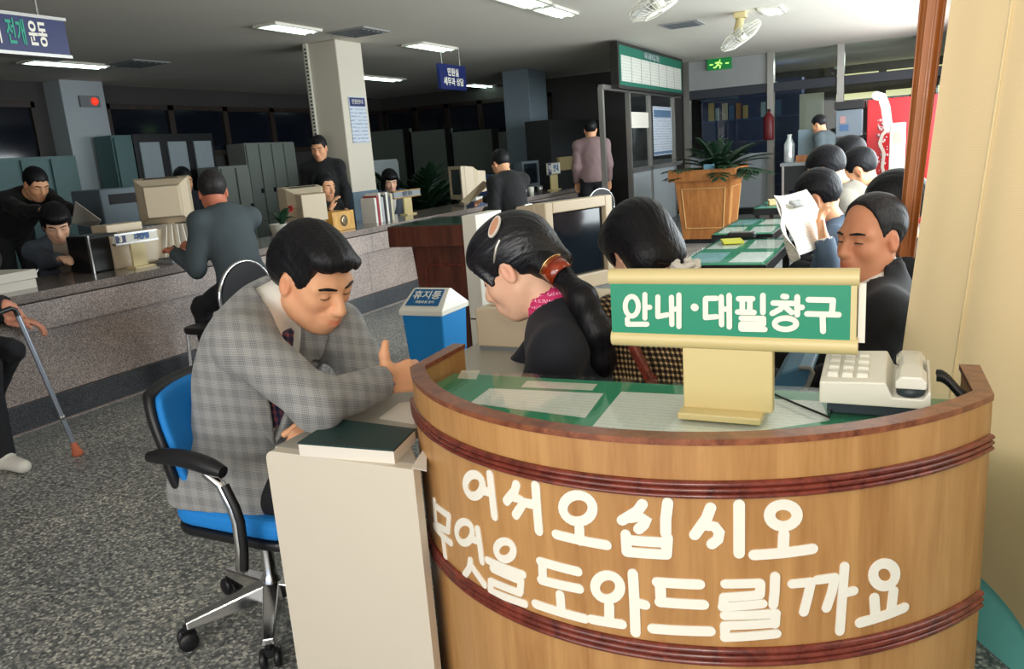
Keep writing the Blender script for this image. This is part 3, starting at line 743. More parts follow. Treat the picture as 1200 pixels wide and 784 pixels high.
# columns of the hall
def column(x0, x1, y0, y1, m, dado=None):
    o = struct(MB().span((x0, y0, 0), (x1, y1, CEIL)).build('column', m, bevel=.01))
    if dado: MB().span((x0 - .008, y0 - .008, 0), (x1 + .008, y1 + .008, dado)).build('dado_panel', mat('blue_grey_dado', S(96, 116, 130), .6), o)
    return o
c1 = column(-5.83, -5.38, 7.05, 7.5, mat('warm_white_wall', S(206, 198, 182), .75, var=.03, scale=2), 1.02)
column(-9.9, -9.38, 6.72, 7.32, M_wallf)
column(-5.86, -5.4, 11.9, 12.6, mat('dull_blue_wall', S(120, 134, 144), .7))  # far column in one even dull blue grey
# perforated cable strip running up the near column
cs = tag(MB().span((-5.79, 7.025, .9), (-5.745, 7.05, CEIL)).build('cable_strip', M_white), 'white slotted cable strip running up the grey column face', 'cable duct')
mb = MB()
for k in range(40): mb.span((-5.778, 7.02, 1.05 + k * .038), (-5.757, 7.026, 1.068 + k * .038))
tag(mb.build('slots', M_dark, cs), kind='stuff')
# notice on the column
p0, p1 = ax(408, 113, -5.372), ax(433, 167, -5.372)
nb = empty('notice_board', (-5.375, p0[1], p1[2]), 'pale printed notice with blue heading on the white column', 'notice')
MB().span((-5.379, p0[1], p1[2]), (-5.369, p1[1], p0[2])).build('sheet', M_notice, nb)
MB().span((-5.3685, p0[1] + .01, p0[2] - .1), (-5.367, p1[1] - .01, p0[2] - .01)).build('heading', M_navy, nb)
text('lettering', '민원안내', .055, (-5.366, (p0[1] + p1[1]) / 2, p0[2] - .055), (0, 1, 0), (0, 0, 1), M_letter, nb)

# rear office wall: dark timber windows above, doors below
def window_wall(n, lo, hi, axis, cols, m=W_frame):
    """timber frame with panes between two corners on a plane; axis is the running axis"""
    x0, y0, z0 = lo; x1, y1, z1 = hi
    o = MB(); L = (y1 - y0) if axis == 'y' else (x1 - x0)
    def bar(a, b, c, d):
        if axis == 'y': o.span((x0, y0 + a, c), (x0 + .08, y0 + b, d))
        else: o.span((x0 + a, y0, c), (x0 + b, y0 + .08, d))
    bar(0, L, z0, z0 + .07); bar(0, L, z1 - .07, z1)
    for k in range(cols + 1):
        q = k * L / cols; bar(max(0, q - .05), min(L, q + .05), z0, z1)
    f = struct(o.build('window_%d' % n, m))
    for k in range(cols):
        a, b = k * L / cols + .05, (k + 1) * L / cols - .05; mb = MB()
        if axis == 'y': mb.span((x0 + .03, y0 + a, z0 + .07), (x0 + .04, y0 + b, z1 - .07))
        else: mb.span((x0 + a, y0 + .03, z0 + .07), (x0 + b, y0 + .04, z1 - .07))
        mb.build('pane', M_nightglass, f)
M_nightglass = mat('dark_window_glass', S(20, 24, 34), .08, var=.2, scale=1)
window_wall(5, (XL + .01, 2.0, 1.62), (XL, 6.5, 2.35), 'y', 4)
window_wall(6, (XL + .01, 7.5, 1.62), (XL, 13.8, 2.35), 'y', 6)
struct(MB().span((XL, YB, 0), (-3.42, YB + .15, CEIL)).build('wall_office', M_darkwall))
window_wall(7, (-9.6, YB - .09, 1.62), (-5.9, YB, 2.35), 'x', 5)

# ------------------------------------------------------------------ curved reception counter
CX, CY, CR = -.4305, 1.772, .652
def cyl(s_, z, h=0.): th = s_ / CR; return (CX + (CR + h) * math.sin(th), CY - (CR + h) * math.cos(th), z)
def cyl_px(u, v):
    r = ray(u, v); a = r[0] ** 2 + r[1] ** 2; b = -2 * (r[0] * CX + r[1] * CY); c = CX ** 2 + CY ** 2 - CR ** 2
    t = (-b - math.sqrt(max(b * b - 4 * a * c, 0))) / (2 * a); p = EYE + r * t
    return (CR * math.atan2(p[0] - CX, CY - p[1]), p[2])
TH0, TH1 = -57., 62.
def counter_path(off):
    R = CR + off; a0, a1 = math.radians(TH0), math.radians(TH1); P = []
    P.append((CX + CR * math.sin(a0) - off - .012, 1.632)); n = 44
    for k in range(n + 1):
        a = a0 + (a1 - a0) * k / n; P.append((CX + R * math.sin(a), CY - R * math.cos(a)))
    P.append((CX + CR * math.sin(a1) + off - .008, 1.648)); return P
def band(o_out, o_in, z0, z1):
    A, B = counter_path(o_out), counter_path(o_in); n = len(A)
    vs = [(*p, z0) for p in A] + [(*p, z1) for p in A] + [(*p, z0) for p in B] + [(*p, z1) for p in B]; fs = []
    for i in range(n - 1):
        fs += [(i, i + 1, n + i + 1, n + i), (2 * n + i + 1, 2 * n + i, 3 * n + i, 3 * n + i + 1), (n + i, n + i + 1, 3 * n + i + 1, 3 * n + i), (i + 1, i, 2 * n + i, 2 * n + i + 1)]
    fs += [(0, n, 3 * n, 2 * n), (n - 1, 3 * n - 1, 4 * n - 1, 2 * n - 1)]
    return MB().add(vs, fs)
rc = empty('reception_counter', (CX, CY - .3, 0), 'curved oak reception counter with red wood mouldings and white lettering', 'counter')
fp = band(0, -.028, 0, .842).build('front_panel', W_oak, rc)
for p in fp.data.polygons: p.use_smooth = abs(p.normal.z) < .5 and abs(p.normal.y) > -.1
fp.modifiers.new('e', 'EDGE_SPLIT').split_angle = .6
rm = band(.002, -.032, .8425, .853).build('top_rim', W_rim, rc); rm.modifiers.new('e', 'EDGE_SPLIT').split_angle = .6
def bead(z, h):
    mb = MB(); prof = []
    for q in (-1, 0, 1):                         # three slim rounded beads side by side
        prof += [(.001 + .0085 * math.cos(t), z + q * h / 3 + h / 6 * math.sin(t)) for t in np.linspace(-PI / 2, PI / 2, 7)]
    n = 60; a0, a1 = math.radians(TH0 + .6), math.radians(TH1 - .3); vs = []
    for k in range(n + 1):
        a = a0 + (a1 - a0) * k / n; vs += [(CX + (CR + d) * math.sin(a), CY - (CR + d) * math.cos(a), zz) for d, zz in prof]
    m = len(prof); fs = [(k * m + i, (k + 1) * m + i, (k + 1) * m + i + 1, k * m + i + 1) for k in range(n) for i in range(m - 1)]
    return mb.add(vs, fs, True).add([vs[i] for i in range(m)], [tuple(range(m))]).add([vs[n * m + i] for i in range(m)], [tuple(range(m))])
bead(.770, .03).build('moulding', W_maho, rc)
bead(.4766, .034).build('moulding', W_maho, rc)
# lettering: 어서오십시오 / 무엇을 도와드릴까요
def T1(P): return [cyl_px(470 + x / 2.578, 480 + y / 2.578) for x, y in P]
def T2(P): return [cyl_px(800 + x / 3.2135, 540 + y / 3.2135) for x, y in P]
LET = {
 'a': [T1(ring((222, 228), 26, 33)), T1([(270, 195), (276, 250), (284, 322)]), T1([(248, 243), (274, 250)])],
 'b': [T1([(350, 226), (345, 245), (320, 276)]), T1([(338, 262), (362, 270), (366, 290), (348, 318)]), T1([(366, 278), (405, 286)]), T1([(408, 228), (412, 290), (418, 366)])],
 'c': [T1(ring((535, 297), 45, 40)), T1([(540, 355), (541, 395)]), T1([(470, 376), (545, 394), (622, 408)])],
 'd': [T1([(730, 284), (715, 305), (668, 334)]), T1([(690, 326), (722, 322), (745, 336), (718, 360)]), T1([(806, 280), (800, 330), (800, 372)]), T1([(680, 376), (683, 428)]), T1([(805, 385), (802, 436)]), T1([(683, 392), (800, 400)]), T1([(683, 428), (802, 436)])],
 'e': [T2([(105, 175), (90, 215), (45, 278)]), T2([(80, 240), (120, 246), (138, 268), (132, 295), (110, 312)]), T2([(212, 163), (212, 250), (212, 347)])],
 'f': [T2(ring((378, 204), 52, 41)), T2([(380, 275), (377, 335)]), T2([(268, 353), (378, 345), (488, 330)])],
 'g': [T1([(101, 275), (106, 348)]), T1([(104, 288), (146, 320)]), T1([(146, 320), (144, 362)]), T1([(106, 345), (144, 366)]), T1([(103, 352), (152, 402)]), T1([(128, 388), (136, 452)])],
 'h': [T1(ring((193, 370), 24, 32)), T1([(233, 360), (240, 410), (246, 458)]), T1([(216, 390), (238, 398)]), T1([(212, 455), (208, 480), (194, 500)]), T1([(216, 474), (254, 528)])],
 'i': [T1(ring((315, 424), 26, 27)), T1([(263, 454), (370, 497)]), T1([(278, 480), (362, 516)]), T1([(364, 514), (362, 548)]), T1([(275, 518), (360, 552)]), T1([(273, 518), (273, 548)]), T1([(276, 548), (376, 585)])],
 'j': [T1([(422, 458), (535, 488)]), T1([(428, 460), (430, 514)]), T1([(425, 514), (540, 540)]), T1([(482, 558), (486, 608)]), T1([(408, 586), (556, 630)])],
 'k': [T1(ring((625, 535), 38, 36)), T1([(630, 590), (630, 640)]), T1([(576, 632), (668, 647)]), T1([(701, 494), (706, 580), (709, 672)]), T1([(712, 582), (738, 588)])],
 'l': [T1([(774, 520), (902, 527)]), T1([(783, 522), (786, 580)]), T1([(782, 580), (914, 588)]), T1([(760, 660), (934, 668)])],
 'm': [T2([(160, 462), (290, 459)]), T2([(292, 462), (290, 500)]), T2([(162, 512), (290, 502)]), T2([(155, 512), (152, 546)]), T2([(150, 548), (300, 536)]), T2([(347, 433), (345, 490), (340, 540)]), T2([(158, 580), (350, 572)]), T2([(348, 575), (346, 612)]), T2([(158, 618), (344, 608)]), T2([(158, 618), (160, 660)]), T2([(158, 662), (352, 648)])],
 'n': [T2([(412, 462), (482, 455)]), T2([(482, 456), (470, 510), (455, 568)]), T2([(506, 447), (572, 438)]), T2([(572, 440), (558, 500), (540, 553)]), T2([(608, 396), (600, 500), (590, 640)]), T2([(610, 495), (642, 488)])],
 'o': [T2(ring((758, 428), 42, 43)), T2([(720, 515), (724, 575)]), T2([(792, 490), (784, 558)]), T2([(666, 608), (760, 580), (833, 551)])],
}
surf_c = lambda p, h: cyl(p[0], p[1], h)
for nm_, ch in LET.items(): strokes_mesh(ch, .0078 if nm_ in 'ghimn' else .0088, surf_c, .002, 'letter', M_letter, rc)
# desk surface behind the rim: board, green felt, glass
inner = counter_path(-.034)
poly = [p for p in inner if p[1] < 1.56]; poly = [(poly[0][0], 1.555)] + poly + [(poly[-1][0], 1.592)]
MB().prism([(*p, .78) for p in poly], (0, 0, .018)).build('desk_board', W_oak, rc)
MB().prism([(*p, .7985) for p in poly], (0, 0, .0015)).build('green_mat', M_green, rc)
GZ = .8035
gl = MB().prism([(*p, GZ) for p in poly], (0, 0, .006)).build('glass_top', M_deskglass, rc)
TOPZ = GZ + .0062
def sheet_px(name, label, pts, z, m, cat='paper', group=None, th=.0012):
    P = [az(u, v, z + th) for u, v in pts]
    o = MB().prism([(p[0], p[1], z) for p in P], (0, 0, th)).build(name, m); return tag(o, label, cat, group)
sheet_px('paper_sheet', 'white sheet under the counter glass nearest the woman with ponytail', [(551, 472), (574, 455), (707, 461), (686, 489)], .8002, M_print)
sheet_px('paper_sheet', 'printed form under the counter glass beneath the cream sign stand', [(694, 500), (728, 459), (962, 470), (972, 492), (880, 506), (780, 506)], .8002, M_print)
sheet_px('paper_strip', 'narrow white strip lying under glass above the large white sheet', [(611, 453), (618, 446), (700, 450), (694, 457)], .8002, M_paper)
sheet_px('paper_note', 'small cream note under the glass corner beside the rim end', [(536, 443), (541, 434), (562, 434), (558, 444)], .8002, M_paper)

# ------------------------------------------------------------------ green sign on its cream stand
SY = 1.366
def sp(u, v): p = ay(u, v, SY); return (p[0], p[2])
sg = empty('desk_sign', (-.275, 1.385, TOPZ), 'green information sign with white lettering on a cream stand', 'sign')
bx0, bz1 = sp(714, 322); bx1 = sp(1004, 327)[0]; bz0 = sp(860, 402)[1]; bz1 = sp(860, 326)[1]
MB().span((bx0, SY + .002, bz0 + .008), (bx1, SY + .024, bz1 - .008)).build('board', M_signgreen, sg)
for z in (bz0, bz1):
    MB().tube([(bx0 - .002, SY + .012, z), (bx1 + .004, SY + .012, z)], .0155, 16).build('rail', M_cream, sg)
MB().span((bx1 - .008, SY + .001, bz0 + .012), (bx1 + .001, SY + .024, bz1 - .012)).build('end_strip', M_cream, sg)
MB().span((bx1 + .003, SY + .01, bz0 + .006), (bx1 + .014, SY + .018, bz1 - .01)).build('slide_plate', M_white, sg)
q0, q1 = sp(800, 470), sp(905, 470)
MB().span((q0[0], SY + .006, TOPZ + .012), (q1[0], SY + .03, bz0)).build('stem', M_cream, sg, bevel=.003)
mb = MB(); A = az(790, 494, TOPZ); B = az(893, 500, TOPZ); b0 = (A[0], A[1]); 
mb.span((A[0] + .002, SY - .028, TOPZ), (B[0] - .002, SY + .072, TOPZ + .013)); mb.build('base', M_cream, sg, bevel=.003)
def SG(P): return [sp(700 + x / 3.636, 310 + y / 3.636) for x, y in P]
sgl = [
 [SG(ring((147, 178), 28, 42)), SG([(203, 128), (203, 228)]), SG([(205, 182), (224, 182)]), SG([(128, 232), (129, 254)]), SG([(130, 254), (212, 254)])],
 [SG([(258, 138), (258, 215)]), SG([(258, 222), (298, 214)]), SG([(316, 140), (318, 255)]), SG([(348, 130), (348, 264)]), SG([(318, 190), (345, 190)])],
 [SG([(414, 182), (416, 183)])],
 [SG([(462, 145), (506, 144)]), SG([(461, 148), (461, 222)]), SG([(461, 226), (508, 222)]), SG([(528, 138), (530, 256)]), SG([(562, 132), (563, 266)]), SG([(530, 190), (560, 190)])],
 [SG([(602, 146), (662, 146)]), SG([(598, 202), (668, 204)]), SG([(618, 148), (618, 200)]), SG([(650, 148), (650, 200)]), SG([(706, 132), (706, 204)]), SG([(614, 228), (708, 230)]), SG([(708, 232), (708, 250)]), SG([(616, 252), (708, 253)]), SG([(613, 254), (613, 272)]), SG([(615, 274), (714, 276)])],
 [SG([(792, 136), (806, 137)]), SG([(750, 164), (832, 166)]), SG([(792, 168), (780, 190), (746, 208)]), SG([(796, 176), (828, 204)]), SG([(852, 138), (852, 214)]), SG([(856, 182), (872, 182)]), SG(ring((802, 252), 46, 24))],
 [SG([(900, 150), (1004, 152)]), SG([(1004, 154), (1000, 205)]), SG([(894, 210), (1028, 214)]), SG([(960, 216), (962, 284)])]]
surf_s = lambda p, h: (p[0], SY + .002 - h, p[1])
for q, ch in enumerate(sgl): strokes_mesh(ch if q != 2 else [(ch[0], .0068)], .0047, surf_s, .0025, 'letter', M_letter, sg)

# ------------------------------------------------------------------ telephone
ph = empty('telephone', (-.035, 1.47, TOPZ), 'white push-button telephone beside the green sign on the counter', 'telephone')
L0, L1 = ay(960, 474, 1.43), ay(1091, 474, 1.43)
x0, x1, yb0, yb1 = L0[0], L1[0], 1.43, 1.575; z0 = L0[2] + .003; zt = ay(962, 447, 1.43)[2]
MB().span((x0 + .012, yb0 + .012, TOPZ), (x1 - .01, yb1 - .01, z0)).build('base', mat('phone_dark_base', S(40, 52, 62), .5), ph)
mb = MB(); xm = x0 + (x1 - x0) * .60
mb.prism([(x0, yb0, z0), (x0, yb0, zt), (xm, yb0, zt + .004), (xm + .012, yb0, zt - .022), (x1 - .012, yb0, zt - .022), (x1 - .004, yb0, zt - .008), (x1, yb0, zt - .012), (x1, yb0, z0)], (0, yb1 - yb0, .02)).build('body', M_white, ph, bevel=.004)
kb = MB()
for i in range(3):
    for j in range(4):
        kx, ky = x0 + .02 + i * .024, yb0 + .03 + j * .028; kz = zt + .004 + (ky - yb0) / (yb1 - yb0) * .02
        MB().box((kx, ky, kz), (.018, .02, .01), taper=1.1).build('key', M_white, ph, bevel=.002)
hx = (xm + x1) / 2 + .004
hm = MB()
sec = [(-.024, 0), (-.024, .012), (-.016, .022), (.016, .022), (.024, .012), (.024, 0)]
ysec = [(yb0 - .002, .0, 1), (yb0 + .045, .0, 1), (yb0 + .06, .012, .8), (yb0 + .12, .012, .8), (yb0 + .135, .0, 1), (yb0 + .18, .0, 1)]
zh = zt - .005; vs = []
for yy, dz, sc_ in ysec: vs += [(hx + a * sc_, yy, zh + (b if b > 0 else dz) + .008 * math.sin((yy - yb0) / .18 * PI)) for a, b in sec]
n = 6; fs = [(k * n + i, k * n + (i + 1) % n, (k + 1) * n + (i + 1) % n, (k + 1) * n + i) for k in range(5) for i in range(n)] + [tuple(range(n))[::-1], tuple(range(30, 36))]
hs_ = MB().add(vs, fs).build('handset', M_white, ph, bevel=.003)
for yy in (yb0 + .022, yb0 + .158): MB().lathe((hx, yy, zt - .022), [(0, 0), (.019, 0), (.022, .004), (.0225, .017), (0, .017)], 20).build('ear_cup', mat('handset_dark', S(44, 54, 60), .5), ph)
cc = []; 
for k in range(260):
    t = k / 259; a = k * .75; cen = Vector((x1 + .012 + .05 * t, yb1 - .02 - .03 * t, TOPZ + .014 + .032 * math.sin(PI * (1 - t) * .55) ** 2))
    cc.append(cen + Vector((.0, math.cos(a) * .0095, math.sin(a) * .0095)))
MB().tube(cc, .0022, 6).build('coiled_cord', M_black, ph)
c_ = [az(905, 461, TOPZ + .002), az(935, 474, TOPZ + .002), az(972, 489, TOPZ + .002), (x0 + .02, yb0 + .02, TOPZ + .003)]
MB().tube(c_, .0022, 8).build('line_cord', M_black, ph)

# ------------------------------------------------------------------ cream desk and what lies on it
DZ = .693; DX0, DX1, DY0, DY1 = -1.268, -.93, 1.235, 2.62
dk = empty('office_desk', (-1.1, 1.9, 0), 'cream laminate desk with grey top in front of the seated man', 'desk')
mb = MB(); pl = [(DX0, DY0, .01), (DX0, DY0, DZ - .03)] + [(DX0 + .022 - .022 * math.cos(t), DY0, DZ - .022 + .022 * math.sin(t)) for t in np.linspace(.2, PI / 2, 6)] + [(-.872, DY0, DZ), (-.872, DY0, .01)]
mb.prism([Vector(p) for p in pl], (0, .025, 0)).build('end_panel', M_deskpanel, dk)
dp = [(DX0 + .004, DY0 + .0255), (-.874, DY0 + .0255), (-.9, 1.29), (-.98, 1.385), (-1.005, 1.43), (-1.01, 1.67), (-.84, 1.67), (-.84, DY1), (DX0 + .004, DY1)]
MB().prism([(*p, DZ - .028) for p in dp], (0, 0, .028)).build('desktop', M_desktop, dk, bevel=.003)
MB().span((DX0, DY1 - .03, 0), (DX1, DY1, DZ - .03)).build('far_panel', M_deskpanel, dk)
MB().span((DX1 - .02, 1.7, .35), (DX1, DY1 - .03, DZ - .03)).build('modesty_panel', M_deskpanel, dk)
bk = empty('thick_book', (-1.1, 1.33, DZ), 'thick book with dark green cover lying on the desk edge', 'book')
A, B, C_, D_ = [az(*p, DZ + .034) for p in ((349, 517), (467, 526), (487, 510), (392, 489))]
A, B, C_, D_ = [np.array((p[0], p[1])) for p in (A, B, C_ + (C_ - B) * .0, D_)]; B = B - (B - A) * .05; C_ = B + (D_ - A) * .8 - (B - A) * .04
MB().prism([(*(p), DZ) for p in (A, B, C_, D_)], (0, 0, .027)).build('pages', M_paper, bk)
cen = (A + B + C_ + D_) / 4
MB().prism([(*(cen + (p - cen) * 1.01), DZ + .0272) for p in (A, B, C_, D_)], (0, 0, .004)).build('cover', mat('dark_green_cover', S(20, 52, 50), .45, var=.1), bk)
sheet_px('loose_paper', 'loose white paper on the desk beside the reception counter', [(444, 490), (468, 472), (486, 470), (486, 497)], DZ + .0004, M_paper)
sheet_px('loose_paper', 'loose paper partly under the dark green book', [(482, 548), (500, 520), (500, 552)], DZ + .0004, M_paper)
pb = empty('printer', (-1.12, 2.3, DZ), 'cream office machine on the desk behind the woman with ponytail', 'printer')
P0 = az(560, 410, DZ); zt2 = ay(560, 362, P0[1])[2]
MB().span((P0[0], P0[1], DZ + .012), (P0[0] + .28, P0[1] + .22, zt2)).build('case', M_beige, pb, bevel=.006)
MB().span((P0[0] + .005, P0[1] + .005, DZ), (P0[0] + .275, P0[1] + .21, DZ + .012)).build('base', M_grey, pb)
MB().span((P0[0] + .03, P0[1] + .05, zt2), (P0[0] + .25, P0[1] + .2, zt2 + .006)).build('lid', M_beige, pb, bevel=.002)

# ------------------------------------------------------------------ waste bin
bn = empty('waste_bin', (-2.21, 3.47, 0), 'blue waste bin with white swing lid and lettered blue panel', 'bin')
bx, by, bw, bd = -2.205, 3.47, .255, .27; lz = .535
MB().box((bx, by, lz / 2), (bw - .01, bd - .01, lz), taper=.8).build('bucket', M_bluepl, bn, bevel=.01)
hx_, hy_ = bw / 2 + .005, bd / 2 + .005; top = .645
lid = [(bx - hx_, by - hy_, lz - .01), (bx + hx_, by - hy_, lz - .01), (bx + hx_, by + hy_, lz - .01), (bx - hx_, by + hy_, lz - .01), (bx - hx_, by - hy_, lz + .016), (bx + hx_, by - hy_, lz + .016), (bx + hx_, by + hy_, lz + .016), (bx - hx_, by + hy_, lz + .016), (bx - hx_ * .82, by - .012, top), (bx + hx_ * .82, by - .012, top), (bx + hx_ * .82, by + .012, top), (bx - hx_ * .82, by + .012, top)]
MB().add(lid, [(0, 1, 5, 4), (1, 2, 6, 5), (2, 3, 7, 6), (3, 0, 4, 7), (4, 5, 9, 8), (6, 7, 11, 10), (5, 6, 10, 9), (7, 4, 8, 11), (8, 9, 10, 11), (3, 2, 1, 0)]).build('lid', M_white, bn, bevel=.004)
sl = Vector((0, hy_ - .012, top - lz - .016)).normalized(); nn = Vector((1, 0, 0)).cross(sl)
o_ = Vector((bx, by - hy_, lz + .016)) + nn * .002
def slope(x, s_): return o_ + Vector((x, 0, 0)) + sl * s_
MB().prism([slope(-.105, .035), slope(.095, .035), slope(.088, .15), slope(-.092, .15)], nn * .002).build('swing_panel', mat('bin_blue_label', S(8, 92, 142), .45), bn)
text('lettering', '휴지통', .062, slope(0, .105) + nn * .003, (1, 0, 0), sl, M_letter, bn, .0004, .0006)
text('lettering', '· 재활용품 분리', .02, slope(0, .058) + nn * .003, (1, 0, 0), sl, M_letter, bn, .0004)

# ------------------------------------------------------------------ blue swivel chair
ch = empty('swivel_chair', (-1.50, 1.50, 0), 'blue swivel office chair with black arms and chrome star base', 'chair')
hub = Vector((-1.645, 1.552, 0))
cast = [az(220, 748, .03), az(268, 684, .03), az(325, 767, .03)]
ang0 = math.atan2(cast[0][1] - hub.y, cast[0][0] - hub.x)
MB().lathe(hub, [(0, .06), (.03, .06), (.034, .11), (.026, .14), (.02, .15), (.02, .33), (.03, .34), (.03, .37), (0, .37)], 20).build('gas_column', M_chrome, ch)
for k in range(5):
    a = ang0 - k * 2 * PI / 5; d = Vector((math.cos(a), math.sin(a), 0)); p = hub + d * .25; l_ = Vector((-d.y, d.x, 0))
    lg = MB()
    vs = []
    for t, hw, zt_, zb_ in ((.02, .03, .125, .075), (.25, .019, .085, .062)):
        c = hub + d * t; vs += [c - l_ * hw + Vector((0, 0, zb_)), c + l_ * hw + Vector((0, 0, zb_)), c + l_ * hw * .8 + Vector((0, 0, zt_)), c - l_ * hw * .8 + Vector((0, 0, zt_))]
    leg = lg.add(vs, [(0, 1, 2, 3), (7, 6, 5, 4), (0, 4, 5, 1), (1, 5, 6, 2), (2, 6, 7, 3), (3, 7, 4, 0)]).build('leg', M_chrome, ch, bevel=.004)
    cm = MB()
    for s_ in (-1, 1): cm.lathe(p + l_ * s_ * .019 + Vector((0, 0, .0275)), [(0, -.009), (.024, -.009), (.0275, -.004), (.0275, .004), (.024, .009), (0, .009)], 18, axis=l_)
    cm.tube([p + Vector((0, 0, .03)), p + Vector((0, 0, .072))], .008, 10); cm.box(p + Vector((0, 0, .048)), (.03, .024, .02), rz=a)
    cm.build('caster', M_black, leg)
SEATZ = .455
def slab(cx, cy, wx, wy, z0, z1, rad, rz=0.):
    P = []
    for sx, sy, a0 in ((1, 1, 0), (-1, 1, PI / 2), (-1, -1, PI), (1, -1, 1.5 * PI)):
        for t in np.linspace(0, PI / 2, 6): P.append((cx + sx * (wx / 2 - rad) + rad * math.cos(a0 + t), cy + sy * (wy / 2 - rad) + rad * math.sin(a0 + t), z0))
    return MB().prism(P, (0, 0, z1 - z0))
slab(-1.50, 1.52, .44, .46, SEATZ - .035, SEATZ + .02, .09).build('seat', M_blueseat, ch, bevel=.02, seg=3)
slab(-1.50, 1.52, .44, .46, SEATZ - .06, SEATZ - .036, .09).build('seat_shell', M_black, ch, bevel=.008)
# backrest, curved a little about the sitter
def backrest(off, th, inset, name, m):
    vs = []; nu, nv = 12, 10
    y0, y1, z0, z1 = 1.28 + inset, 1.72 - inset, .47 + inset, .79 - inset
    for side in (0, 1):
        for j in range(nv + 1):
            for i in range(nu + 1):
                u, v = -1 + 2 * i / nu, -1 + 2 * j / nv; k = (1 - .10 * abs(v) ** 3); kz = 1 - .10 * abs(u) ** 3
                vs.append((-1.735 + off + .05 * u * u - .05 * v * (1 if v > 0 else .4) + (th if side else 0), (y0 + y1) / 2 + u * (y1 - y0) / 2 * k, (z0 + z1) / 2 + v * (z1 - z0) / 2 * kz))
    N = (nu + 1) * (nv + 1); fs = []
    for j in range(nv):
        for i in range(nu):
            a = j * (nu + 1) + i; fs += [(a, a + 1, a + nu + 2, a + nu + 1), (N + a, N + a + nu + 1, N + a + nu + 2, N + a + 1)]
    ed = [i for i in range(nu + 1)] + [j * (nu + 1) + nu for j in range(1, nv + 1)] + [nv * (nu + 1) + i for i in range(nu - 1, -1, -1)] + [j * (nu + 1) for j in range(nv - 1, 0, -1)]
    fs += [(ed[i], ed[(i + 1) % len(ed)], N + ed[(i + 1) % len(ed)], N + ed[i]) for i in range(len(ed))]
    return MB().add(vs, fs, True).build(name, m, ch, bevel=.012)
backrest(0, .035, .0, 'back_shell', M_black); backrest(.026, .03, .014, 'back_pad', M_blueseat)
MB().tube([(-1.52, 1.5, .36), (-1.68, 1.5, .36), (-1.745, 1.5, .40), (-1.745, 1.5, .60)], .014, 10).build('back_post', M_black, ch)
for sd, yy in ((-1, 1.235), (1, 1.765)):
    pz = .635
    P = [(-1.655 + .245 * t, yy, pz + .012 * math.sin(t * PI) - .012 * t * t) for t in np.linspace(0, 1, 8)]
    arm = MB().tube(P, [.014, .019, .021, .022, .022, .022, .021, .015], 14).build('armrest', M_black, ch)
    pth = [(-1.47, yy, pz - .02), (-1.425, yy, pz - .045), (-1.40, yy, pz - .1), (-1.392, yy, .50), (-1.395, yy, .43), (-1.405, yy + .0 * sd, .375), (-1.43, yy - sd * .03, .35), (-1.5, yy - sd * .1, .345)]
    MB().tube(pth, [.012] * 7 + [.008], 10).build('arm_support', M_chrome, arm)
    MB().tube([(p[0] + .012, p[1], p[2]) for p in pth[1:6]], .011, 10).build('arm_trim', M_black, arm)

# ------------------------------------------------------------------ people
A3 = np.array
M_houndstooth = plaid('grey_check_wool', S(92, 94, 98), S(138, 139, 138), S(172, 171, 166), 150., 1500.)
M_navycloth = mat('navy_wool', S(16, 20, 32), .85, var=.12, scale=40, sheen=.05)
M_blackcloth = mat('black_wool', S(14, 14, 17), .85, var=.12, scale=40, sheen=.05)
M_greycloth = mat('slate_grey_cloth', S(66, 76, 80), .85, var=.08, scale=30)
M_bluejk = mat('blue_grey_jacket', S(70, 88, 108), .75, var=.08, scale=30)
M_beigejk = mat('beige_tweed', S(128, 122, 110), .85, var=.15, scale=120)
M_mauve = mat('mauve_cotton', S(136, 112, 112), .8, var=.06, scale=20)
M_plaid = plaid('plaid_flannel', S(56, 40, 44), S(140, 96, 80), S(176, 160, 140), 75., 500., checks=False)
M_check = plaid('small_check_blouse', S(22, 20, 22), S(90, 70, 50), S(200, 176, 130), 420., 500., checks=False, band=.62)
M_darktrouser = mat('dark_trouser', S(20, 21, 26), .85, var=.1, scale=30)
M_blazer = mat('grey_blazer', S(74, 82, 94), .8, var=.08, scale=40)
M_turtle = mat('taupe_knit', S(150, 136, 124), .9, var=.05, scale=80)
M_tie = plaid('patterned_tie', S(24, 28, 52), S(54, 50, 78), S(160, 80, 70), 260., 300., .5)
M_scarf = printed('pink_dotted_scarf', S(206, 40, 104), S(244, 190, 214), 60, 220, ('X', 'Z'), .45)
SK_m = S(226, 168, 128); SK_w = S(240, 192, 162); SK_o = S(206, 140, 104)

# the seated man in the grey check jacket, arms crossed on the desk
J = {}
J['pel'] = ay(282, 548, 1.52); J['neck'] = ay(314, 358, 1.53)
J['f'], J['l'], J['u'] = frame((1, -.42, 0), J['neck'] - J['pel'])
J['shR'] = ay(286, 402, 1.36); J['shL'] = ay(392, 385, 1.64)
J['elR'] = ay(372, 474, 1.345); J['wrR'] = ay(447, 448, 1.555)
J['elL'] = ay(434, 438, 1.67); J['wrL'] = ay(382, 488, 1.49)
J['hdR'] = A3((.42, .9, -.02)); J['hnR'] = A3((.85, -.45, .3)); J['thR'] = A3((-.1, .05, 1.)); J['curlR'] = (.55, 1.0, .8)
J['hdL'] = _n(J['wrL'] - J['elL']); J['hnL'] = A3((0.2, 0, 1)); J['curlL'] = (.3, .4, .3)
J['head'] = ay(367, 325, 1.54); J['R'] = head_frame(-.16, .50, .04)
for q, yy in (('L', 1.6), ('R', 1.40)):
    J['hip' + q] = A3((J['pel'][0] + .02, yy, J['pel'][2] - .0)); J['kn' + q] = A3((J['pel'][0] + .45, yy, .49)); J['an' + q] = A3((J['pel'][0] + .47, yy, .085))
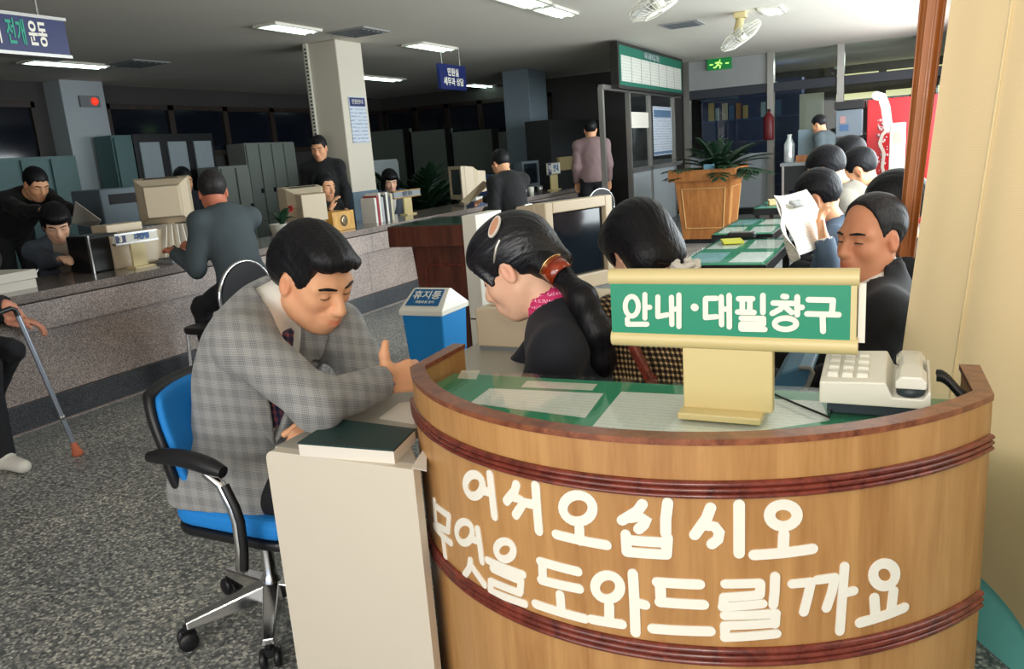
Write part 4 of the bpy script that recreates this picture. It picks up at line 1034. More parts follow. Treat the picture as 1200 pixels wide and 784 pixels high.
man = person('man in grey checked jacket seated on the blue chair, arms crossed, smiling down', J, dict(
    res=(.0048, .006, .0045), hs=1.02, s=1.0, hair='side', top=M_houndstooth, t=.017, open=(.33, .25), lapel=M_houndstooth, shirt=M_sleeve, tie=M_tie, cuff=M_sleeve,
    legs=M_darktrouser, skin=SK_m, smile=2.5, jaw=1.12, hem=.02, fold=.0045, seed=3, hem_legs=1, belly=.02, fres=.0022, hands=1.12, eye_open=-.1))

# the receptionist with the ponytail
J = {}
J['pel'] = ay(728, 560, 1.9); J['neck'] = ay(654, 366, 1.9)
J['f'], J['l'], J['u'] = frame((-1, .12, 0), J['neck'] - J['pel'])
J['shL'] = ay(655, 412, 1.745); J['shR'] = ay(650, 392, 2.05)
J['elL'] = ay(612, 500, 1.76); J['wrL'] = ay(560, 468, 1.86); J['elR'] = ay(600, 450, 2.12); J['wrR'] = ay(568, 455, 2.0)
J['head'] = ay(606, 312, 1.9); J['R'] = head_frame(PI + .02, .50, .0)
for q, yy in (('L', 1.8), ('R', 1.98)):
    J['hip' + q] = A3((J['pel'][0], yy, J['pel'][2] - .02)); J['kn' + q] = A3((J['pel'][0] - .36, yy, .46)); J['an' + q] = A3((J['pel'][0] - .3, yy, .085))
wo = person('woman with long ponytail in navy jacket and pink scarf behind the counter', J, dict(
    res=(.0048, .007, .0045), hs=1.1, s=.96, hair='pony', hair_mat=M_hairp, top=M_navycloth, t=.014, legs=M_blackcloth, skin=SK_w, hem=.12, fold=.005, seed=8, fres=.0022, jaw=.95, eye_open=-.1))
RH, OH = J['R'], J['head']
def hw(x, y, z): return OH + RH @ (A3((x, y, z)) * 1.1)
G = SDF(J['neck'] - .16, J['neck'] + .16, .005); nb_ = J['neck']; ax_n = _n(hw(-.03, 0, -.06) - nb_)
G.cap(nb_ + ax_n * .012, nb_ + ax_n * .035, .071, .066, 0); G.cap(nb_ - ax_n * .1, nb_ + ax_n * .2, .056, .056, 0.006, 'sub')
for k in range(5): G.cap(nb_ + ax_n * .022 - J['f'] * .02 + A3((0, -.068, -.002 * k)), nb_ + ax_n * .02 + J['f'] * .05 + A3((0, -.05, .008 * (k - 2))), .008, .008, .008)
link('scarf', wrinkle(G.mesh('scarf'), .003, 2, 2.), M_scarf, wo)
tail0 = ay(634, 306, 1.875); T_ = [tail0, ay(656, 322, 1.85), ay(682, 350, 1.80), ay(700, 388, 1.80), ay(706, 420, 1.82), ay(707, 446, 1.84)]
G = SDF(np.min(T_, 0) - .09, np.max(T_, 0) + .09, .005)
rr = (.046, .026, .034, .036, .030, .012)
for a, b, ra, rb in zip(T_, T_[1:], rr, rr[1:]): G.cap(a, b, ra, rb, .03)
link('ponytail', wrinkle(G.mesh('ponytail'), .0012, 4, 2.2), M_hair, wo)
# tortoiseshell barrette across the tail and an oval clip above the ear
bt = Vector(ay(655, 320, 1.85)); dr = Vector(T_[2] - T_[0]).normalized()
M_tort = mat('tortoiseshell', S(140, 44, 14), .15, var=.7, scale=45, coat=.6)
vs = []; sdv = Vector((.25, -.85, .35)); sdv = (sdv - dr * sdv.dot(dr)).normalized(); upv = dr.cross(sdv)
MBb = MB(); ncol = 10
for k in range(ncol + 1):
    a = -1.1 + 2.2 * k / ncol
    for w_ in (-.026, .026): vs.append(bt + dr * w_ + (sdv * math.cos(a) + upv * math.sin(a)) * .036)
MBb.add(vs, [(2 * k, 2 * k + 1, 2 * k + 3, 2 * k + 2) for k in range(ncol)], True)
ob = MBb.build('barrette', M_tort, wo); so = ob.modifiers.new('s', 'SOLIDIFY'); so.thickness = .004; so.offset = 1
M_gold = mat('gold_trim', (.8, .55, .25, 1), .25, .9, var=.02)
MB().tube([bt - dr * .0265 + (sdv * math.cos(-1.1 + 2.2 * k / 10) + upv * math.sin(-1.1 + 2.2 * k / 10)) * .0385 for k in range(11)], .0025, 8).build('barrette_trim', M_gold, wo)
from mathutils.bvhtree import BVHTree
hob = [c for c in wo.children if c.name.startswith('hair')][0]; hme = hob.data
MHW = Matrix([list(RH[i] * 1.1 * .96) + [OH[i]] for i in range(3)] + [[0, 0, 0, 1]])
tree = BVHTree.FromPolygons([MHW @ v.co for v in hme.vertices], [tuple(p.vertices) for p in hme.polygons])
def on_hair(u, v):
    q = tree.ray_cast(Vector(EYE), Vector(_n(ray(u, v))))
    return (q[0], q[1]) if q[0] is not None else (Vector(ay(u, v, 1.83)), Vector((.2, -.9, .4)))
(cp_, cn_), (ca_, _), (cb_, _) = on_hair(581, 267), on_hair(576, 279), on_hair(586, 256)
if cn_.dot(Vector((0, -1, .3))) < 0: cn_ = -cn_
rad_up = (cb_ - ca_); rad_up = (rad_up - cn_ * rad_up.dot(cn_)).normalized(); rsd = cn_.cross(rad_up)
def oval(a, b, h0, h1, name, m):
    c0 = cp_ + cn_ * .003; n = 24
    MB().prism([c0 + rad_up * math.cos(2 * PI * k / n) * a + rsd * math.sin(2 * PI * k / n) * b + cn_ * h0 for k in range(n)], cn_ * (h1 - h0)).build(name, m, wo, bevel=.001)
oval(.032, .0145, 0, .006, 'hair_clip', M_sleeve); oval(.026, .0098, .0061, .0085, 'clip_inlay', mat('clip_inlay', S(206, 150, 120), .4, var=.15, scale=200))
st_ = [on_hair(*q)[0] + on_hair(*q)[1] * (.001 if on_hair(*q)[1].y < 0 else -.001) for q in ((586, 281), (582, 290), (580, 300), (579, 308))]
MB().tube(st_, [.004, .005, .004, .0015], 6).build('clip_pin', mat('pale_metal', (.7, .66, .6, 1), .3, .7), wo)

# the second receptionist, short hair, head bent
J = pose(-.5, 2.2, 2.45, seat=.40, lean=.42, s=.95, hyaw=.0, hpitch=.7)
def shift(J, target):
    d = np.asarray(target) - J['head']; dz = d[2]; d = A3((d[0], d[1], 0))
    for k in list(J):
        if k in ('f', 'l', 'u', 'R') or k[:2] in ('hd', 'hn', 'th', 'ts', 'cu', 'to'): continue
        J[k] = J[k] + d
        if not (k[:2] in ('kn', 'an')): J[k] = J[k] + A3((0, 0, dz))
    return J
shift(J, ay(750, 294, 2.15))
reach(J, 'L', J['pel'] + J['f'] * .42 + A3((-.02, -.12, .2))); reach(J, 'R', J['pel'] + J['f'] * .42 + A3((.1, .1, .2)))
w2 = person('woman with short black hair bent over behind the green sign', J, dict(res=(.007, .008, .0055), hs=1.04, s=.95, hair='bob', top=M_check, top_name='blouse', t=.012, legs=mat('blue_skirt', S(52, 72, 96), .8), skin=SK_w, hem=.05, seed=5))
nk = ay(803, 312, 2.06); G = SDF(nk - .15, nk + .15, .006)
for k in range(16):
    a = k / 16 * 2 * PI; G.ell(nk + A3((math.cos(a) * .03, math.sin(a) * .03, .012 * math.sin(a * 5))), (.013, .013, .008), None, .004)
link('lace_collar', G.mesh('lace_collar'), M_sleeve, w2)

# the old man in the dark suit on the bench by the curtain
J = pose(0, 0, PI + .15, seat=.43, lean=.0, s=1., hyaw=.68, hpitch=.03)
shift(J, ay(1021, 279, 2.62))
reach(J, 'L', J['pel'] + J['f'] * .3 + A3((0, -.08, .1))); reach(J, 'R', J['pel'] + J['f'] * .3 + A3((0, .08, .1)))
SEATED0 = ('older man with receding hair', J)
person('older man with receding hair in black suit, white shirt and tie', J, dict(res=(.006, .008, .0055), hs=1.0, hair='balding', hair_mat=M_greyhair, top=M_blackcloth, t=.016, open=(.3, .34, .085), lapel=M_blackcloth, shirt=M_sleeve, tie=M_tie, legs=M_darktrouser, skin=SK_o, hem=.12, seed=11, fres=.0025, eye_open=.25, jaw=1.08))
# the bench row behind him
SEATED = [SEATED0]
def bench_person(label, px_, Y, yaw, st, lean=.25, hyaw=0., hp=.25, hands=None, s=1.):
    J = pose(0, 0, yaw, seat=.43, lean=lean, s=s, hyaw=hyaw, hpitch=hp, fwd_leg=.2 if 'clerk' in label else .42); shift(J, ay(*px_, Y))
    if hands:
        for q, (u, v, yy) in hands.items(): reach(J, q, ay(u, v, yy), s=s)
    else:
        for q, sd in (('L', 1), ('R', -1)): reach(J, q, J['pel'] + J['f'] * .35 + J['l'] * sd * .1 + A3((0, 0, .12)), s=s)
    d = dict(res=(.009, .011, .007), hs=1.05, s=s); d.update(st); SEATED.append((label, J)); return person(label, J, d), J
bench_person('dark-haired person mostly hidden behind the older man in the suit', (1047, 246), 3.25, PI, dict(hair='short', top=M_blackcloth, legs=M_darktrouser, skin=SK_m, seed=21), lean=.1, hp=.1)
_, JN = bench_person('man in blue-grey jacket reading an open newspaper', (958, 233), 3.95, PI - .1, dict(hs=1.0, hair='short', top=M_bluejk, cuff=M_sleeve, legs=M_darktrouser, skin=SK_m, seed=22), lean=.35, hp=.3, hands={'L': (966, 281, 3.62), 'R': (972, 252, 3.98)})
bench_person('person in beige tweed jacket bent forward behind the newspaper reader', (969, 201), 4.9, PI - .2, dict(hair='short', top=M_beigejk, legs=M_darktrouser, skin=SK_m, seed=23), lean=.45, hp=.5)
bench_person('person in checked flannel shirt seated below the red machine', (1007, 200), 5.5, PI - .1, dict(hair='short', top=M_plaid, top_name='shirt', legs=M_darktrouser, skin=SK_m, seed=24), lean=.4, hp=.45)
bench_person('dark-haired man in profile with white collar under the grey machine', (994, 183), 6.3, PI + .1, dict(hair='short', top=M_blackcloth, open=(.2, .3), shirt=M_sleeve, legs=M_darktrouser, skin=SK_m, seed=25), lean=.15, hp=.1)

# customers and clerks along the stone counter
def standing(label, px_, Y, yaw, st, lean=.03, hyaw=0., hp=.1, hands=None, s=1., yb=None):
    J = pose(0, 0, yaw, None, lean, s, hyaw, hp); t = ay(*px_, Y); sc_ = (t[2]) / J['head'][2]
    if abs(lean) < .2: s = s * sc_; J = pose(0, 0, yaw, None, lean, s, hyaw, hp)
    shift(J, t)
    if hands:
        for q, h in hands.items(): reach(J, q, ay(*h), s=s)
    d = dict(res=(.009, .011, .007), hs=1.02, s=s); d.update(st); return person(label, J, d), J
standing('man in mauve shirt standing with his back turned at the counter end', (692, 152), 10.0, PI * .62, dict(hair='short', top=M_mauve, top_name='shirt', t=.022, legs=M_darktrouser, skin=SK_m, seed=31, hem=.05, res=(.011, .013, .009)))
_, JL = bench_person('young man in black sitting at the stone counter reading papers', (587, 192), 7.3, PI - .5, dict(hair='short', top=M_blackcloth, legs=M_darktrouser, skin=SK_m, seed=32, t=.02), lean=.3, hp=.5, hands={'L': (570, 247, 7.2), 'R': (560, 238, 7.5)})
_, JP = bench_person('man in slate grey jacket seen from behind at the numbered window', (250, 226), 3.62, PI - .3, dict(hs=1.1,hair='short', hair_mat=M_greyhair, top=M_greycloth, t=.02, legs=M_darktrouser, skin=S(196, 120, 92), seed=33, hem=.1), lean=.32, hp=.35, hyaw=-.5, s=.92, hands={'L': (206, 297, 3.42), 'R': (226, 284, 3.72)})
bench_person('clerk with long dark hair in grey jacket behind the books', (457, 212), 8.0, -.75, dict(hair='long', top=M_blazer, open=(.3, .3), shirt=M_sleeve, legs=M_blackcloth, skin=SK_w, seed=34), lean=.15, hp=.4, s=.95)
standing('young man in black standing beside the column behind the counter', (374, 174), 6.72, -1.1, dict(hair='short', top=M_blackcloth, legs=M_darktrouser, skin=SK_m, seed=35), hp=.25, hyaw=-.1)
_, JO = bench_person('clerk in profile with hand raised to the chin beside the flower pot', (380, 219), 6.1, -.15, dict(hair='short', top=M_blackcloth, legs=M_darktrouser, skin=SK_m, seed=36), lean=.1, hp=.15, hands={'R': (387, 246, 5.95), 'L': (372, 262, 6.2)})
bench_person('woman clerk with short hair in grey blazer writing at the counter', (66, 262), 3.5, -.55, dict(hair='bob', top=M_blazer, open=(.3, .32), shirt=M_turtle, legs=M_blackcloth, skin=SK_w, seed=37, res=(.008, .010, .006)), lean=.2, hp=.5, hands={'R': (88, 308, 3.2), 'L': (95, 312, 3.5)}, s=.95)
standing('man in dark suit stooping behind the woman in grey blazer', (42, 216), 4.15, -.1, dict(hair='short', top=M_blackcloth, legs=M_darktrouser, skin=SK_m, seed=38), lean=.95, hp=.5, hands={'R': (112, 262, 3.9), 'L': (120, 258, 4.2)})
bench_person('dark-haired clerk hidden behind the cream monitor', (215, 212), 6.0, -.4, dict(hair='short', top=M_navycloth, legs=M_darktrouser, skin=SK_m, seed=39), lean=.05, hp=.2)
standing('person in grey bending over far behind the glass partition', (960, 146), 11.3, PI - .4, dict(hair='short', top=M_greycloth, legs=M_darktrouser, skin=SK_m, seed=40, res=(.012, .014, .01)), lean=.15, hp=.4)

# the person at the picture's edge who leans on a stick
tip = az(92, 533, 0.0); grip = ay(20, 368, 2.22)
J = pose(0, 0, -.05, seat=.45, lean=.1, hpitch=.1); sh = az(12, 541, .045); d0 = A3((sh[0] - .02, sh[1], 0)) - A3((*J['anR'][:2], 0))
for k in list(J):
    if k not in ('f', 'l', 'u', 'R'): J[k] = J[k] + A3((d0[0], d0[1], 0))
J['knL'] = J['knL'] + A3((-.2, .0, .0)); J['anL'] = J['anL'] + A3((-.62, .0, 0)); J['anR'] = J['anR'] + A3((-.02, 0, 0))
reach(J, 'R', grip - A3((.075, .0, -.045))); reach(J, 'L', J['pel'] + J['f'] * .02 + A3((0, .3, .1)))
J['hdR'] = A3((.62, .0, -.78)); J['hnR'] = A3((.75, -.15, .6)); J['curlR'] = (1.1, 1.5, 1.0); J['thR'] = A3((.0, .55, -.7))
person('person in black holding a walking stick, white shoes, cut by the frame edge', J, dict(res=(.0055, .009, .008), hair='short', top=M_blackcloth, t=.02, legs=M_darktrouser, shoes=mat('white_canvas_shoe', S(216, 212, 202), .8), skin=S(206, 142, 116), seed=41))
ws = empty('walking_stick', tip, 'aluminium walking stick with orange rubber tip standing on the terrazzo', 'walking stick')
tv, gv = Vector(tip), Vector(grip); dv = (gv - tv).normalized()
MB().tube([tv + dv * .05, gv], .0115, 14).build('shaft', mat('blue_grey_metal', (.32, .36, .42, 1), .3, .8), ws)
MB().lathe(tv + dv * .2, [(0, 0), (.014, 0), (.0145, .02), (0, .02)], 14, axis=dv).build('collar', M_alu, ws)
MB().lathe(tv, [(0, 0), (.027, 0), (.026, .012), (.016, .05), (.014, .07), (0, .07)], 18, axis=dv).build('rubber_tip', mat('orange_rubber', S(178, 96, 66), .7), ws)
side = Vector((.1, -1, 0)).normalized(); side = (side - dv * side.dot(dv)).normalized()
MB().tube([gv - dv * .01, gv + dv * .02, gv + dv * .035 + side * .02, gv + dv * .035 + side * .1], .012, 12).build('handle', M_black, ws)

# ------------------------------------------------------------------ stone service counter
CZ, CFX = .752, -4.26
sc_ = empty('service_counter', (CFX - .4, 6.8, 0), 'long granite service counter with dark plinth along the office side', 'counter')
y = -1.2; k = 0
while y < 10.8:
    y1 = min(y + 1.75, 10.9)
    MB().span((CFX - .72, y + .0015, CZ - .05), (CFX, y1 - .0015, CZ)).build('top_slab', M_ctop, sc_, bevel=.004)
    MB().span((CFX - .06, y + .002, CZ - .215), (CFX - .014, y1 - .002, CZ - .06)).build('apron_panel', M_granite, sc_)
    MB().span((CFX - .12, y + .002, .152), (CFX - .075, y1 - .002, CZ - .05)).build('front_panel', M_granite, sc_)
    MB().span((CFX - .1, y + .001, 0), (CFX - .045, y1 - .001, .15)).build('plinth', M_granited, sc_)
    y = y1
MB().span((CFX - .1, -1.2, 0), (CFX - .02, 10.9, .006)).build('floor_strip', M_granite, sc_)

# ------------------------------------------------------------------ chairs for sitters: black pads on chrome tube
M_blackpad = mat('black_vinyl', S(16, 15, 17), .45, var=.05)
def make_chair(label):
    c = empty('tube_chair', (0, 0, 0), label, 'chair')
    slab(0, 0, .4, .4, .40, .44, .08).build('seat', M_blackpad, c, bevel=.012)
    P = [(-.2 - .06 * math.cos(t) * 0, .19 * math.sin(t), .60 + .2 * math.cos(t)) for t in np.linspace(-2.5, 2.5, 26)]
    vs = [(p[0] - .012, p[1], p[2]) for p in P] + [(p[0] + .012, p[1], p[2]) for p in P]; n = len(P)
    MB().add(vs, [tuple(range(n))[::-1], tuple(range(n, 2 * n))] + [(i, (i + 1) % n, n + (i + 1) % n, n + i) for i in range(n)]).build('back', M_blackpad, c)
    MB().tube([(-.2, -.17, .02), (-.2, -.19, .42)] + [(p[0], p[1] * 1.05, p[2] + .008) for p in P] + [(-.2, .19, .42), (-.2, .17, .02)], .011, 8).build('back_frame', M_chrome, c)
    for sx, sy in ((1, 1), (1, -1)): MB().tube([(.17 * sx, .16 * sy, .40), (.19 * sx, .18 * sy, .002)], .011, 8).build('leg', M_chrome, c)
    for sy in (1, -1): MB().tube([(-.2, .17 * sy, .03), (-.2, .17 * sy, .001)], .012, 8).build('leg', M_chrome, c)
    return c
proto_chair = None
def chair_at(x, y, yaw, label, seat=.43):
    global proto_chair
    if proto_chair is None: proto_chair = c = make_chair(label)
    else: c = copy_tree(proto_chair); c['label'] = label
    c.location = (x, y, 0); c.rotation_euler = (0, 0, yaw); return c
for (lb, J_) in SEATED:
    p = J_['pel']; a = math.atan2(J_['f'][1], J_['f'][0])
    if 'slate' in lb:
        q = ax(284, 345, p[0] + .3); chair_at(p[0] - .02, p[1] - .16, a + .25, 'black round-backed chrome chair under the man in slate grey jacket')
    else: chair_at(p[0], p[1], a, 'black tube chair under the ' + lb.split(' ')[0] + ' ' + ' '.join(lb.split(' ')[1:8]))
e = ay(716, 240, 9.2); chair_at(e[0], 9.2, -.6, 'empty black chrome chair beside the man in mauve shirt')

# ------------------------------------------------------------------ helpers for small boxes seen at given pixels
def spx(u0, v0, u1, v1, X, d, z0=None):
    """box whose face on the plane x = X spans two pixels (lower left, upper right), running d back from it"""
    a, b = ax(u0, v0, X), ax(u1, v1, X); return (X - d, a[1], a[2] if z0 is None else z0), (X, b[1], b[2])
def spy(u0, v0, u1, v1, Y, d, z0=None):
    a, b = ay(u0, v0, Y), ay(u1, v1, Y); return (a[0], Y, a[2] if z0 is None else z0), (b[0], Y + d, b[2])
def crt(label, x, y, z, yaw, w=.36, h=.33, m=None, screen=True, cat='monitor', stand=True):
    """cathode ray monitor; yaw is where the screen faces"""
    m = m or M_beige; o = empty('crt_monitor', (x, y, z), label, cat, rz=yaw)
    z0 = .05 if stand else .0; ob = []
    fr = MB()                                                  # bezel ring with an opening
    bw_ = .04; D = .05
    fr.span((-D, -w / 2, z0), (0, -w / 2 + bw_, z0 + h)).span((-D, w / 2 - bw_, z0), (0, w / 2, z0 + h)).span((-D, -w / 2 + bw_, z0), (0, w / 2 - bw_, z0 + bw_ * 1.4)).span((-D, -w / 2 + bw_, z0 + h - bw_), (0, w / 2 - bw_, z0 + h))
    fr.build('bezel', m, o, bevel=.004, world=False)
    MB().span((-D, -w / 2 + bw_, z0 + bw_ * 1.4), (-.018, w / 2 - bw_, z0 + h - bw_)).build('screen', mat('crt_glass', S(24, 32, 40), .08, var=.1), o, bevel=.006, world=False)
    vs = []
    for xx, s_, zz in ((-D, 1, 1), (-D - .12, .92, .92), (-D - .2, .66, .68), (-D - .31, .6, .62)): vs += [(xx, -w / 2 * s_, z0 + h * (1 - zz) * .5), (xx, w / 2 * s_, z0 + h * (1 - zz) * .5), (xx, w / 2 * s_, z0 + h * (1 + zz) * .5), (xx, -w / 2 * s_, z0 + h * (1 + zz) * .5)]
    fs = [(k * 4 + i, k * 4 + (i + 1) % 4, k * 4 + 4 + (i + 1) % 4, k * 4 + 4 + i) for k in range(3) for i in range(4)] + [(0, 1, 2, 3), (12, 13, 14, 15)]
    MB().add(vs, fs).build('rear_case', m, o, bevel=.006, world=False)
    sl_ = MB()
    for k in range(6): sl_.box((-D - .04 - k * .013, 0, z0 + h * .985), (.005, w * .6, .006))
    tag(sl_.build('vent_slots', M_dark, o, world=False), kind='stuff')
    if stand: MB().lathe((-D - .1, 0, 0), [(0, 0), (.11, 0), (.11, .012), (.05, .03), (.05, .06), (0, .06)], 20).build('stand', m, o, world=False)
    return o
def thing_box(name, label, cat, lo, hi, m, bevel=.004, parts=()):
    """one cased object: body plus flat details given as (name, lo, hi, material)"""
    o = empty(name, ((lo[0] + hi[0]) / 2, (lo[1] + hi[1]) / 2, min(lo[2], hi[2])), label, cat)
    MB().span(lo, hi).build('case', m, o, bevel=bevel)
    for nm, l_, h_, mm in parts: MB().span(l_, h_).build(nm, mm, o)
    return o

# monitor and printer between the two receptionists, on a second desk
d2 = empty('side_desk', (-.85, 2.9, 0), 'grey-topped desk carrying the cream monitor behind the receptionists', 'desk')
MB().span((-1.42, 2.64, DZ - .03), (-.45, 3.25, DZ)).build('desktop', M_desktop, d2, bevel=.003)
for x in (-1.41, -.48): MB().span((x, 2.66, 0), (x + .02, 3.23, DZ - .03)).build('end_panel', M_deskpanel, d2)
mo = crt('big cream monitor with dark screen between the two receptionists', -1.0, 2.86, DZ + .13, -.38, .37, .345)
cp = ay(652, 247, 2.86); mo.location = (ay(680, 250, 2.8)[0], 2.80, ay(680, 233, 2.8)[2] - .345 - .05)
cs2 = thing_box('desktop_computer', 'flat cream computer case under the big cream monitor', 'computer', (-1.40, 2.70, DZ), (-1.0, 3.1, mo.location.z - .002), M_beige, parts=[('drive_slot', (-1.16, 2.695, DZ + .06), (-1.04, 2.6995, DZ + .065), M_dark)])
a_, b_ = spy(545, 306, 563, 252, 3.0, .3, DZ)
thing_box('side_cabinet', 'slim cream cabinet standing behind the woman with ponytail by the walnut stand', 'cabinet', (a_[0], a_[1], 0), (a_[0] + .07, b_[1] - .05, b_[2]), M_white, parts=[('door_line', (a_[0] + .005, a_[1] - .002, DZ - .1), (a_[0] + .065, a_[1] - .0005, DZ - .094), M_dark)])

# ------------------------------------------------------------------ dark writing stand by the counter
PX0, PX1, PY = ay(456, 290, 3.95)[0], ay(575, 290, 3.95)[0], 3.95
pz1, pz0 = ay(458, 266, PY)[2], ay(458, 290, PY)[2]
wt = empty('writing_stand', ((PX0 + PX1) / 2, PY + .3, 0), 'dark walnut writing stand with glass top and tapering pedestal', 'table')
MB().span((PX0, PY, pz0), (PX1, PY + .56, pz1)).build('top', W_dark, wt, bevel=.004)
MB().span((PX0 + .012, PY + .012, pz1 + .0005), (PX1 - .012, PY + .548, pz1 + .003)).build('felt', mat('dark_green_felt', S(20, 66, 52), .8), wt)
MB().span((PX0 + .01, PY + .01, pz1 + .0035), (PX1 - .01, PY + .55, pz1 + .009)).build('glass_top', M_deskglass, wt)
pc = ((PX0 + PX1) / 2 + .02, PY + .28); tw = (PX1 - PX0) * .74
MB().box((pc[0], pc[1], pz0 / 2 + .02), (tw, .40, pz0 - .04), taper=.8).build('pedestal', W_dark, wt)
MB().box((pc[0], pc[1], .02), (tw * .9, .36, .04)).build('plinth', M_dark, wt)
zt3, zb3 = pz0 - .12, .12
f_ = lambda z: pc[1] - .20 * (.8 + .2 * (z - .04) / (pz0 - .04)) - .003
def tap(x, z): return (pc[0] + x * (.8 + .2 * z / pz0), f_(z), z)
for P_ in ([(-tw * .36, zb3), (-tw * .36, zt3 - .03), (-tw * .30, zt3)], [(-tw * .30, zt3), (tw * .30, zt3)], [(tw * .30, zt3), (tw * .36, zt3 - .03), (tw * .36, zb3)], [(-tw * .36, zb3), (tw * .36, zb3)]):
    MB().tube([tap(*q) for q in P_], .006, 6).build('panel_bead', W_maho, wt)

# ------------------------------------------------------------------ on the stone counter
def counter_sign(label, u0, u1, v0, v1, X, num, txt, face, edge, mtxt, us, sub=None):
    a, b = ax(u0, v1, X), ax(u1, v0, X); o = empty('counter_sign', (X - .02, (a[1] + b[1]) / 2, CZ), label, 'sign')
    MB().span((X - .03, a[1], a[2]), (X, b[1], b[2])).build('board', face, o)
    for z in (a[2], b[2]): MB().span((X - .033, a[1] - .003, z - .006), (X + .004, b[1] + .003, z + .006)).build('rail', edge, o)
    h_ = b[2] - a[2]; L = b[1] - a[1]
    if num:
        MB().span((X + .0005, a[1] + .002, a[2] + .007), (X + .002, a[1] + L * .24, b[2] - .007)).build('number_plate', M_navy, o)
        text('number', num, h_ * .85, (X + .003, a[1] + L * .12, (a[2] + b[2]) / 2), (0, 1, 0), (0, 0, 1), M_letter, o, .0005, .003)
    cy = a[1] + L * (.62 if num else .5)
    text('lettering', txt, h_ * .7, (X + .0025, cy, (a[2] + b[2]) / 2), (0, 1, 0), (0, 0, 1), mtxt, o, .0005, .003, sx=1.)
    s0, s1 = ax(us[0], v1, X)[1], ax(us[1], v1, X)[1]
    MB().span((X - .025, s0, CZ + .012), (X - .008, s1, a[2])).build('stem', M_cream, o)
    MB().span((X - .06, s0 - .02, CZ), (X + .03, s1 + .02, CZ + .012)).build('base', M_cream, o)
    return o
M_bluetxt = mat('blue_letter', S(30, 90, 150), .5)
counter_sign('number three window sign on a cream stand before the woman clerk', 136, 183, 269, 287, -4.48, '3', '제증명', M_white, M_alu, M_bluetxt, (154, 171))
counter_sign('small grey window sign with gold edge beside the upright books', 462, 492, 221, 233, -4.72, None, '민원 접수', mat('silver_board', S(150, 156, 160), .4), M_gold, mat('grey_letter', S(80, 88, 96), .5), (474, 483))
counter_sign('white and blue window sign on orange stand at the far counter end', 643, 656, 190, 205, -4.5, '9', '안내', M_white, M_alu, M_bluetxt, (646, 654))
# money box
a = ax(391, 266, -4.44); b = ax(416, 262, -4.44)
mbx = empty('collection_box', (-4.55, (a[1] + b[1]) / 2, CZ), 'yellow wooden collection box with round emblem on the stone counter', 'box')
wy = max(b[1] - a[1], .2); zt4 = ax(404, 247, -4.44)[2]
MB().span((-4.80, a[1], CZ), (-4.44, a[1] + wy, zt4)).build('case', wood('yellow_wood', S(170, 116, 30), S(206, 156, 60), .4, (6, 6, 2)), mbx, bevel=.004)
MB().lathe((-4.439, a[1] + wy / 2, (CZ + zt4) / 2), [(0, 0), (.05, 0), (.05, .003), (0, .003)], 20, axis=(1, 0, 0)).build('emblem', mat('emblem_grey', S(110, 100, 84), .5), mbx)
MB().lathe((-4.4355, a[1] + wy / 2, (CZ + zt4) / 2), [(.026, 0), (.034, 0), (.034, .002), (.026, .002)], 20, axis=(1, 0, 0)).build('emblem_ring', M_gold, mbx)
MB().span((-4.66, a[1] + wy * .3, zt4), (-4.64, a[1] + wy * .7, zt4 + .001)).build('slot', M_dark, mbx)
# row of books standing on the counter
bcol = [('white', S(216, 214, 206)), ('red', S(150, 40, 52)), ('white', S(214, 212, 208)), ('pale grey', S(170, 172, 176)), ('black', S(30, 30, 34)), ('white', S(222, 220, 212)), ('dark grey', S(70, 74, 80)), ('cream', S(200, 190, 160))]
ub = np.linspace(440, 462, len(bcol) + 1)
for k, (nm, c) in enumerate(bcol):
    y0, y1 = ax(ub[k], 250, -4.5)[1], ax(ub[k + 1], 250, -4.5)[1]; h_ = .235 + .02 * ((k * 7) % 3)
    bo = empty('book', (-4.58, (y0 + y1) / 2, CZ), ['white booklet nearest the yellow box in the upright row', 'dark red booklet second in the upright row', 'white booklet between the red and the pale grey one', 'pale grey booklet in the middle of the upright row', 'black booklet beside the pale grey one', 'white booklet just after the black one', 'dark grey booklet next to last in the row', 'cream booklet ending the upright row by the grey sign'][k], 'book', 'booklets standing on the stone counter')
    MB().span((-4.66, y0 + .003, CZ), (-4.5, y1 - .003, CZ + h_)).build('cover', mat('cover_' + nm.replace(' ', '_'), c, .5), bo)
    MB().span((-4.655, y0 + .006, CZ + h_), (-4.506, y1 - .006, CZ + h_ + .002)).build('pages', M_paper, bo)
# flower pot
fpx = ax(330, 262, -4.52)
fp_ = empty('flower_pot', (-4.52, fpx[1], CZ), 'white plant pot with dark leaves and one red flower', 'potted plant')
MB().lathe((-4.52, fpx[1], CZ), [(0, 0), (.075, 0), (.10, .13), (.105, .135), (.09, .135), (.085, .11), (0, .11)], 24).build('pot', M_white, fp_)
M_leaf = mat('leaf_green', S(30, 62, 38), .45, var=.25, scale=40); M_red = mat('red_petal', S(190, 40, 44), .5)
def leaf_blade(mb, base, tip_, wd, sag=.0, n=6, up=Vector((0, 0, 1))):
    b_, t_ = Vector(base), Vector(tip_); d = t_ - b_; s_ = d.cross(up)
    s_ = s_.normalized() if s_.length > 1e-4 else Vector((1, 0, 0)); vs = []
    for k in range(n + 1):
        t = k / n; c = b_ + d * t + Vector((0, 0, sag * 4 * t * (1 - t))); w_ = wd * math.sin(PI * min(1, .12 + .88 * t)) ** .8 + .0005
        vs += [c - s_ * w_, c + Vector((0, 0, -w_ * .25)), c + s_ * w_]
    mb.add(vs, [(3 * k + i, 3 * k + i + 1, 3 * k + i + 4, 3 * k + i + 3) for k in range(n) for i in (0, 1)], True)
r_ = random.Random(5)
